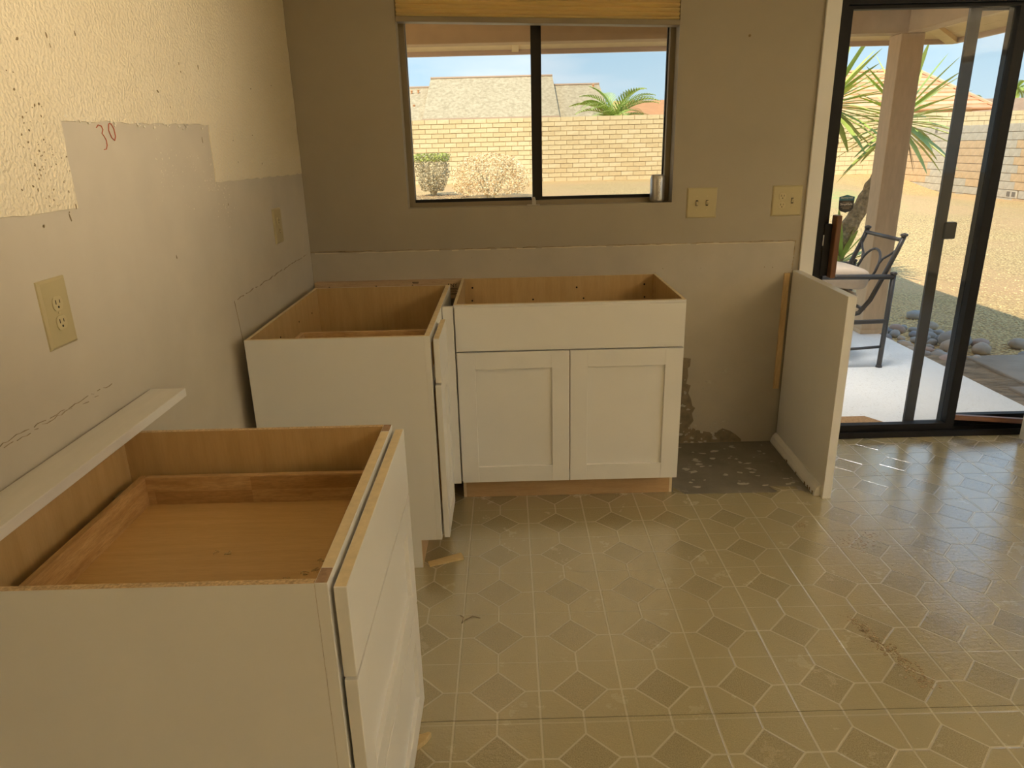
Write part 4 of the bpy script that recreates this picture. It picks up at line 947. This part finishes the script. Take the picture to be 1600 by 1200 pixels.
# side wall of tan and grey block
SX = 13.9; BH, BB = .2032, .405
sw = thing('side_wall', 'unpainted tan and grey block wall along the right side of the yard', 'wall', (SX, 17, -.1))
obj('mortar_core', MB().box(SX + .012, SX + .19, 6, WY - .02, -.5, 1.70), 'mortar2', sw)
side_me = {}
m2 = MB(); a, c_ = BB / 2 - .005, BH / 2 - .006
m2.v += [(.02, -a, -c_), (.02, a, -c_), (.02, a, c_), (.02, -a, c_), (-.008, -a * .985, -c_ * .97), (-.008, a * .985, -c_ * .97), (-.008, a * .985, c_ * .97), (-.008, -a * .985, c_ * .97)]
m2.f += [(4, 5, 6, 7)] + [(q, (q + 1) % 4, 4 + (q + 1) % 4, 4 + q) for q in range(4)]; m2.m += [0] * 5
for mn in ('tanblock', 'greyblock'):
    o = obj('block', m2, mn, None); side_me[mn] = o.data; bpy.data.objects.remove(o)
blocks = []
for r_ in range(11):
    z = -.50 + r_ * BH
    for c_ in range(40):
        y = WY - .03 - (c_ + 1) * BB + (BB / 2 if r_ % 2 else 0)
        if y < 6: continue
        blocks.append((abs(y - 17.5) + (8 if r_ < 2 else 0), r_, y, z, c_))
blocks.sort(); rest = MB(); rest2 = MB()
for i, (q, r_, y, z, c_) in enumerate(blocks):
    grey = r_ >= 9 or r_ == 2 or (c_ % 7) in (0, 1) or (c_ % 7 == 2 and r_ % 2) or rb.random() < .06
    if abs(y + BB / 2 - 15.35) < BB * .4 and r_ == 2: continue
    if i < 290: link_mesh('block', side_me['greyblock' if grey else 'tanblock'], sw, (SX, y + BB / 2, z + BH / 2), scale=(rb.uniform(.8, 1.2), 1, 1))
    else: (rest2 if grey else rest).box(SX - .006, SX + .02, y + .005, y + BB - .005, z + .006, z + BH - .006)
obj('further_blocks', rest, 'tanblock', sw, kind='stuff'); obj('further_blocks', rest2, 'greyblock', sw, kind='stuff')
vb = obj('vent_block', MB().box(SX - .01, SX + .02, 15.15, 15.56, -.5 + 2 * BH + .006, -.5 + 3 * BH - .006), 'greyblock', sw)
obj('vent_hollow', MB().box(SX - .013, SX, 15.19, 15.32, -.055, .065).box(SX - .013, SX, 15.39, 15.52, -.055, .065), 'vent', vb)
vb = obj('vent_block', MB().box(SX - .012, SX + .02, 19.0, 19.4, -.5 + 10 * BH + .006, -.5 + 11 * BH - .006), 'greyblock', sw)
obj('vent_hollow', MB().box(SX - .015, SX, 19.05, 19.18, 1.56, 1.70), 'vent', vb)

# bushes near the far wall
def bush(name, label, cx, cyy, profile, leafmat, nleaf, lsz, nstem, seed, flat_top=None, squash=1., topmat=None):
    z0 = gz(cx, cyy); t = thing(name, label, 'bush', (cx, cyy, z0)); rr = random.Random(seed)
    mb = MB()
    for i in range(nstem):
        a = rr.uniform(0, 2 * PI); hh = profile[-1][1] * rr.uniform(.6, .95); rad = max(r_ for r_, z in profile) * rr.uniform(.3, .85)
        mb.tube([(cx + .05 * math.cos(a), cyy + .05 * math.sin(a), z0 - .03), (cx + rad * .5 * math.cos(a), cyy + rad * .5 * math.sin(a), z0 + hh * .5), (cx + rad * math.cos(a), cyy + rad * math.sin(a), z0 + hh)], [.014, .01, .005], 5)
    obj('stems', mb, 'hedge_twig', t, kind='stuff')
    def scatter(cnt, mat, zlo, nm):
        m2 = MB()
        for i in range(cnt):
            zq = rr.uniform(zlo, 1); hh = profile[-1][1] * zq
            for (ra, za), (rb_, zb_) in zip(profile, profile[1:]):
                if za <= hh <= zb_: rad = ra + (rb_ - ra) * (hh - za) / (zb_ - za + 1e-6); break
            a = rr.uniform(0, 2 * PI); q = rad * math.sqrt(rr.uniform(.35, 1.0)) * (1 + .12 * mnoise.noise(Vector((math.cos(a) * 3, math.sin(a) * 3, hh * 4))))
            p = Vector((cx + q * math.cos(a), cyy + q * math.sin(a) * squash, z0 + hh)); u = Vector((rr.gauss(0, 1), rr.gauss(0, 1), rr.gauss(0, 1))).normalized(); v_ = u.orthogonal().normalized(); s_ = lsz * rr.uniform(.6, 1.3)
            m2.face([p - u * s_, p + v_ * s_ * .5, p + u * s_, p - v_ * s_ * .5])
        obj(nm, m2, mat, t, kind='stuff')
    scatter(nleaf, leafmat, .12, 'foliage')
    if topmat: scatter(int(nleaf * .5), topmat, .82, 'clipped_top')
    return t
bush('clipped_hedge', 'clipped flat-topped green bush by the wall at the window left', -1.06, 16.6, [(.18, 0), (.36, .25), (.47, .6), (.50, .95), (.49, 1.06), (.40, 1.10)], 'hedge_twig', 2600, .03, 26, 1, topmat='hedge')
bush('dry_bush', 'wide bleached dry bush in front of the yellow wall', .52, 15.6, [(.75, 0), (.98, .3), (1.02, .55), (.90, .82), (.62, 1.02), (.25, 1.11), (.0, 1.13)], 'drybush', 6500, .028, 30, 2)
# mulch ring under the hedge
mb = MB(); rr = random.Random(12)
for i in range(400):
    a = rr.uniform(0, 2 * PI); q = .75 * math.sqrt(rr.random()); x, y = -.95 + q * 1.2 * math.cos(a), 16.3 + q * math.sin(a); pebble(x, y, gz(x, y) + .004, rr.uniform(.015, .04))
tag(obj('mulch', mb, 'bark', kind='stuff'), 'brown twig litter under the clipped bush', 'mulch')

# yucca with two heads
yz = gz(4.2, 4)
yu = thing('yucca', 'tall spiky yucca with two leafy heads beside the patio post', 'plant', (4.25, 4.0, yz))
rr = random.Random(31)
def trunk(pts, r0, r1):
    mb = MB(); pp = []; rs = []
    n_ = 26
    for i in range(n_ + 1):
        t_ = i / n_ * (len(pts) - 1); k = min(int(t_), len(pts) - 2); f = t_ - k; pp.append(Vector(pts[k]).lerp(Vector(pts[k + 1]), f)); rs.append((r0 + (r1 - r0) * i / n_) * (1 + .14 * (i % 2) + rr.uniform(-.06, .06)))
    mb.tube(pp, rs, 9)
    return obj('trunk', mb, 'bark', yu)
trunk([(4.22, 4, yz - .05), (4.34, 4, .45), (4.55, 4, .88), (4.72, 4.0, 1.25), (4.80, 4.0, 1.58)], .085, .06)
trunk([(4.12, 4.1, yz - .05), (4.10, 4.08, .6), (4.11, 4.06, 1.2), (4.13, 4.05, 1.72)], .08, .055)
def blade(length, width, droop, mat_, parent, p, d, fold=.35):
    d = Vector(d).normalized(); side = d.cross(Vector((0, 0, 1)))
    if side.length < .05: side = d.cross(Vector((1, 0, 0)))
    side.normalize(); mb = MB(); rows = []
    prof = [(0, .5), (.12, .75), (.45, 1), (.75, .7), (.93, .3), (1, .02)]
    for s_, w_ in prof:
        c_ = Vector(p) + d * length * s_ + Vector((0, 0, -droop * length * s_ * s_)); up = side.cross(d).normalized()
        rows.append((c_ - side * width * w_ / 2 + up * width * fold * w_ * .5, c_, c_ + side * width * w_ / 2 + up * width * fold * w_ * .5))
    for r_ in rows: mb.v += [tuple(x) for x in r_]
    for i in range(len(rows) - 1):
        for j in (0, 1): k = i * 3 + j; mb.f.append((k, k + 1, k + 4, k + 3)); mb.m.append(0)
    return obj('leaf', mb, mat_, parent, smooth=True)
def yhead(c_, n_, ln, lo=-.35, dry=8, axis=(0, 0, 1), seed=1):
    r_ = random.Random(seed); ga = PI * (3 - math.sqrt(5))
    for i in range(n_):
        el_ = math.asin(lo + (1 - lo) * ((i + .5) / n_) * .97); az = i * ga + r_.uniform(-.2, .2)
        d = Vector((math.cos(el_) * math.cos(az), math.cos(el_) * math.sin(az), math.sin(el_)))
        p = Vector(c_) + d * .04 + Vector((0, 0, .10 * math.sin(el_)))
        blade(ln * r_.uniform(.85, 1.1), r_.uniform(.052, .07), max(0, .10 - .12 * math.sin(el_)) + r_.uniform(0, .05), 'yucca_leaf2' if r_.random() < .35 else 'yucca_leaf', yu, p, d)
    for i in range(dry):
        az = r_.uniform(0, 2 * PI); d = Vector((.35 * math.cos(az), .35 * math.sin(az), -1)); blade(.42 * r_.uniform(.7, 1.2), .028, -.0, 'yucca_dry', yu, Vector(c_) + Vector((.03 * math.cos(az), .03 * math.sin(az), -.03)), d)
yhead((4.12, 4.05, 1.76), 64, .58, -.55, 10, seed=3)
yhead((4.80, 4.0, 1.60), 60, .60, -.62, 8, seed=4)
yhead((4.33, 3.92, .20), 22, .52, -.05, 4, seed=6)

# patio chair
ch = thing('patio_chair', 'dark iron patio armchair on the slab outside the sliding door', 'chair', (3.2, 1.55, -.03))
rw = .0135
NY, FY = 1.275, 1.83
zs = -.03
for y, s_ in ((NY, 1), (FY, -1)):
    obj('rear_leg', MB().tube([(3.440, y, zs), (3.445, y, .30), (3.450, y, .60)], .0165, 10).lathe([(.012, .0), (.022, .012), (.020, .022), (.006, .026)], (3.450, y, .598), 12).lathe([(.022, 0), (.02, .012), (.014, .02)], (3.440, y, zs), 10), 'chair', ch, smooth=True)
    obj('front_leg', MB().tube([(2.86, y, zs), (2.87, y, .3), (2.875, y, .585)], .0165, 10).lathe([(.022, 0), (.02, .012), (.014, .02)], (2.86, y, zs), 10), 'chair', ch, smooth=True)
    obj('armrest', MB().tube([(2.74, y, .555), (2.77, y, .585), (2.83, y, .602), (3.1, y, .597), (3.446, y, .590)], .017, 10), 'chair', ch, smooth=True)
    yi = y + .035 * s_
    obj('side_rail', MB().tube([(3.500, yi, .845), (3.47, yi, .76), (3.40, yi, .585), (3.335, yi, .43), (3.27, yi, .345), (3.17, yi, .318), (2.95, yi, .335), (2.80, yi, .355)], .0155, 10).lathe([(.008, .0), (.024, .014), (.022, .024), (.004, .03)], (3.500, yi, .838), 12), 'chair', ch, smooth=True)
    obj('stretcher', MB().tube([(2.866, y, .12), (3.15, y, .098), (3.442, y, .115)], .010, 8), 'chair', ch, smooth=True)
    obj('spring_arm', MB().bar((2.866, y, .285), (3.444, y, .292), .026, .026), 'chair', ch, bev=.004)
BYm = (NY + FY) / 2
def bp(v_, h_):       # point in the back plane, v across, h along the back
    p = Vector((3.36, 0, .49)).lerp(Vector((3.495, 0, .83)), h_); return (p.x, BYm + v_, p.z)
obj('top_rail', MB().tube([(3.492, NY + .035, .822), (3.492, FY - .035, .822)], .013, 10), 'chair', ch, smooth=True)
obj('back_loop', MB().tube([bp(.125 * math.sin(a), .36 + .36 * math.cos(a)) for a in [2 * PI * i / 24 for i in range(25)]], .0085, 8), 'chair', ch, smooth=True)
for s_ in (-1, 1):
    obj('back_scroll', MB().tube([bp(s_ * .24, .80), bp(s_ * .19, .68), bp(s_ * .135, .58), bp(s_ * .115, .45), bp(s_ * .125, .3)], .008, 8), 'chair', ch, smooth=True)
obj('cross_rail', MB().tube([(3.30, NY + .035, .37), (3.30, FY - .035, .37)], .012, 8).tube([(2.81, NY + .035, .353), (2.81, FY - .035, .353)], .012, 8), 'chair', ch, smooth=True)
def cushion(label, c_, r_, tilt, seed):
    m2 = MB().blob((0, 0, 0), r_, 24, 14, seed, .05, power=.45)
    o = obj('cushion', m2, 'cushion', None, smooth=True); o.location = c_; o.rotation_euler = (0, tilt, 0)
    return tag(o, label, 'cushion', 'cushions on the patio chair')
cushion('lower beige seat cushion lying in the patio chair', (3.05, 1.552, .430), (.245, .215, .052), .0, 2)
cushion('upper puffy beige cushion on top in the patio chair', (3.12, 1.552, .574), (.25, .218, .078), .10, 5)

# fill lights added in the patio ceiling to brighten the slab
for (lx, ly, lb) in ((3.0, 1.0, 'added fill light in the patio ceiling outside the sliding door'), (.8, 1.15, 'added fill light in the patio ceiling outside the kitchen window')):
    t = thing('added_downlight', lb, 'lamp', (lx, ly, 2.30))
    obj('trim_ring', MB().lathe([(.21, -.006), (.24, -.006), (.24, -.0005), (.21, -.0005)], (lx, ly, 2.30), 28), 'white_plastic', t)
    l = bpy.data.lights.new('fill_light', 'AREA'); l.shape = 'DISK'; l.size = .40; l.energy = 6.8; l.color = (1, .975, .95); l.spread = R(86)
    o = bpy.data.objects.new('fill_light', l); COL.objects.link(o); o.location = (lx, ly, 2.290)

# doormat
mt = MB().prism([(2.45, .165), (2.97, .165), (2.97, .21), (2.89, .34), (2.45, .34)], fz, -.03, -.012)
tag(obj('doormat', mt, 'mat', bev=.003), 'brown coir doormat on the slab outside the sliding door', 'doormat')

# river stones by the slab edge
rr = random.Random(17)
stones = []
def stone(x, y, s_, mat_, label, group=None, e_=.75, f=.55, rot=0., seed=0, lift=0.):
    m2 = MB().blob((0, 0, 0), (s_, s_ * e_, s_ * f), 10, 6, seed, .25)
    o = obj('river_stone', m2, mat_, None, smooth=True); o.location = (x, y, gz(x, y) + s_ * f * .75 + lift); o.rotation_euler = (0, 0, rot); tag(o, label, 'stone', group); return o
stone(4.44, 2.06, .125, 'stone_a', 'largest grey river stone at the right end of the stone heap', e_=.7, f=.62, seed=1)
stone(4.34, 1.92, .095, 'stone_b', 'pale tan river stone in front of the largest grey stone', rot=-.5, seed=2)
stone(4.63, 2.03, .075, 'stone_d', 'round brown river stone right of the largest grey stone', seed=3)
stone(4.535, 1.86, .085, 'stone_b', 'pale oval river stone at the right front of the heap', rot=.4, seed=4)
stone(4.90, 1.98, .085, 'stone_b', 'single pale stone apart from the heap, right of the door bar', rot=.2, seed=5)
stone(4.78, 1.70, .075, 'stone_a', 'flat grey stone at the edge of the walkway', f=.4, seed=6)
stone(4.66, 3.02, .085, 'stone_a', 'lone grey river stone on the gravel behind the heap', f=.5, rot=.3, seed=7)
stone(4.55, 2.62, .085, 'stone_b', 'tan river stone at the top of the stone heap', f=.5, rot=-.2, seed=8)
placed = []
for i in range(420):
    t_ = rr.random(); x = 3.98 + .60 * rr.random() ** .9 * (1 - .35 * t_); y = 2.62 - 1.05 * t_ + rr.uniform(-.06, .06)
    if math.hypot(x - 4.44, y - 2.06) < .14 or x < 3.96: continue
    if i % 2 == 0 and t_ > .55 and x > 4.25: continue
    sz_ = rr.uniform(.035, .072)
    if any(math.hypot(x - a, y - b_) < (sz_ + c_) * .80 for a, b_, c_ in placed) or any(math.hypot(x - a, y - b_) < sz_ + c_ * .9 for a, b_, c_ in ((4.34, 1.92, .095), (4.58, 2.0, .075), (4.5, 1.9, .085), (4.55, 2.62, .085))): continue
    placed.append((x, y, sz_))
    stone(x, y, sz_, rr.choice(('stone_a', 'stone_a', 'stone_b', 'stone_c', 'stone_d')), 'smooth small river stone in the heap along the slab edge', 'river stones heaped along the patio edge', rr.uniform(.6, .95), rr.uniform(.45, .65), rr.uniform(0, PI), 20 + i, 0)

# neighbouring houses beyond the far wall
def plane_thick(mb, pts, th=.12):
    pts = [Vector(p) for p in pts]; nrm = (pts[1] - pts[0]).cross(pts[2] - pts[0]).normalized(); n_ = len(pts); k = len(mb.v)
    if nrm.z < 0: nrm = -nrm
    mb.v += [tuple(p) for p in pts] + [tuple(p - nrm * th) for p in pts]
    mb.f += [tuple(range(k, k + n_)), tuple(range(k + 2 * n_ - 1, k + n_ - 1, -1))] + [(k + i, k + (i + 1) % n_, k + n_ + (i + 1) % n_, k + n_ + i) for i in range(n_)]; mb.m += [0] * (n_ + 2)
    return mb
h = thing('neighbor_house', 'house with beige shingle roof seen over the wall through the window', 'house', (.5, 32, 0))
obj('wall', MB().box(-9, 5.4, 28.2, 36, -.2, 2.4).box(-2.3, 3.1, 28, 36, 2.4, 2.7), 'stucco', h)
def gable(nm, x0, x1, ye, ze, yr, zr, mat_='shingle'):
    mb = MB(); plane_thick(mb, [(x0, ye, ze), (x1, ye, ze), (x1, yr, zr), (x0, yr, zr)]); plane_thick(mb, [(x0, yr, zr), (x1, yr, zr), (x1, 2 * yr - ye, ze), (x0, 2 * yr - ye, ze)])
    o = obj(nm, mb, mat_, h); obj('ridge_cap', MB().box(x0, x1, yr - .12, yr + .12, zr - .02, zr + .04), 'fascia', o); return o
gable('main_roof', -2.42, 3.17, 27.4, 2.62, 32, 4.53)
obj('eave_trim', MB().box(-2.42, 3.17, 27.33, 27.40, 2.50, 2.62), 'fascia', h)
gable('side_roof', -9, -2.40, 26.9, 2.25, 32.2, 4.17)
gable('side_roof', 3.15, 5.35, 27.6, 2.35, 32.2, 4.14)
for (x, y, z) in ((-3.25, 31.3, 3.86), (-2.95, 31.35, 3.88), (-2.98, 29.6, 3.16), (5.0, 31.5, 3.95)):
    obj('roof_vent', MB().lathe([(.04, 0), (.04, .09), (.07, .10), (.02, .14)], (x, y, z), 10), 'redroof', h)
h2 = thing('neighbor_house', 'house with rust coloured roof behind the palm over the wall', 'house', (8.5, 38, 0))
obj('wall', MB().box(6.5, 10.8, 36, 42, -.2, 2.7), 'stucco', h2)
mb = MB(); plane_thick(mb, [(5.8, 35.2, 2.5), (10.9, 35.2, 2.5), (10.9, 39, 3.75), (7.0, 39, 3.75)]); obj('roof', mb, 'redroof', h2)
h3 = thing('neighbor_house', 'house with terracotta tiled hip roof seen past the patio post', 'house', (19, 33, 0))
obj('wall', MB().box(12, 22.6, 31.6, 38, -.2, 2.75), 'stucco', h3)
nrow = 10; ye, ze, yr, zr = 30.6, 2.60, 34.4, 4.55
for k in range(nrow):
    t0, t1 = k / nrow, (k + 1) / nrow; xr = lambda q: 23.15 - 1.9 * q
    ya, yb, za, zb_ = ye + (yr - ye) * t0, ye + (yr - ye) * t1 + .03, ze + (zr - ze) * t0 + .05, ze + (zr - ze) * t1 + .0
    mb = MB(); plane_thick(mb, [(11, ya, za), (xr(t0), ya, za), (xr(t1), yb, zb_), (11, yb, zb_)], .06)
    obj('tile_course', mb, 'tile_b' if k % 2 else 'tile', h3)
mb = MB(); plane_thick(mb, [(23.15, 30.6, 2.6), (23.15, 38.2, 2.6), (21.25, 34.4, 4.55)], .06); obj('hip_face', mb, 'tile', h3)
obj('hip_cap', MB().bar((23.15, 30.6, 2.66), (21.25, 34.4, 4.62), .2, .08), 'tile_b', h3); obj('ridge_cap', MB().box(11, 21.3, 34.3, 34.5, 4.55, 4.64), 'tile_b', h3)
h4 = thing('neighbor_house', 'distant low house with brown shingle roof at the far right', 'house', (36, 46, 0))
obj('wall', MB().box(27, 48, 43, 52, -.2, 2.6), 'stucco', h4)
mb = MB(); plane_thick(mb, [(26, 42, 2.5), (50, 42, 2.5), (46, 46, 3.72), (29, 46, 3.72)]); obj('roof', mb, 'brownroof', h4)
mb = MB(); plane_thick(mb, [(33, 41.2, 2.55), (42, 41.2, 2.55), (38.5, 45, 3.8), (36.5, 45, 3.8)]); obj('porch_roof', mb, 'brownroof', h4)

# palms
def frond(t, c_, az, el_, ln, droop, seed, lw=.045, ll=.34, nl=16):
    rr = random.Random(seed); mb = MB(); pts = []
    for i in range(nl + 1):
        s_ = i / nl; e2 = el_ - droop * s_ * 1.1
        d = Vector((math.cos(az) * math.cos(e2), math.sin(az) * math.cos(e2), math.sin(e2)))
        pts.append((pts[-1] + d * ln / nl) if pts else Vector(c_))
    mb.tube(pts, [.03 * (1 - .85 * i / nl) for i in range(nl + 1)], 4)
    for i in range(2, nl + 1):
        d = (pts[i] - pts[i - 1]).normalized(); sd_ = d.cross(Vector((0, 0, 1))).normalized(); up = sd_.cross(d); l_ = ll * math.sin(PI * min(1, .15 + .8 * i / nl)) + .05
        for s_ in (-1, 1):
            q = (sd_ * s_ * .75 + d * .75 + up * .25).normalized(); a = pts[i]; wv = d * lw
            mb.face([a - wv * .5, a + wv * .5, a + q * l_ * .6 + wv * .3, a + q * l_ + Vector((0, 0, -.06)), a + q * l_ * .6 - wv * .3])
    return obj('frond', mb, 'palm_leaf', t)
def palm(name, label, x, y, zc, n_, ln, tr, seed, lo=-.1, hi=1.35, droop=1.0, lw=.045, ll=.34):
    t = thing(name, label, 'palm', (x, y, 0)); rr = random.Random(seed)
    obj('trunk', MB().tube([(x, y, -.1), (x + .03, y, zc * .5), (x, y, zc)], [tr * 1.3, tr, tr], 9), 'palm_trunk', t)
    for i in range(n_):
        frond(t, (x, y, zc), i * 2.399 + rr.uniform(-.2, .2), lo + (hi - lo) * ((i * 7 % n_) + .5) / n_, ln * rr.uniform(.85, 1.1), droop * rr.uniform(.8, 1.2), seed * 50 + i, lw, ll)
palm('palm_tree', 'bright green feathery palm rising behind the yellow wall in the window', 5.03, 24.9, 2.28, 32, 1.75, .14, 2, .10, 1.5, 1.15, .075, .40)
palm('palm_tree', 'distant tall palm at the far right above the brown roof', 43.7, 60, 5.05, 16, 1.15, .12, 3, -.5, 1.3, 1.2, .09, .5)
palm('palm_tree', 'distant low palm crown left of the frame bar above the brown roof', 37.3, 56, 4.25, 14, 1.0, .12, 4, -.1, 1.3, 1.2, .08, .4)
palm('palm_tree', 'distant palm half hidden behind the dark door frame bar', 38.4, 60, 4.9, 14, .95, .10, 5, -.4, 1.3, 1.2, .09, .4)
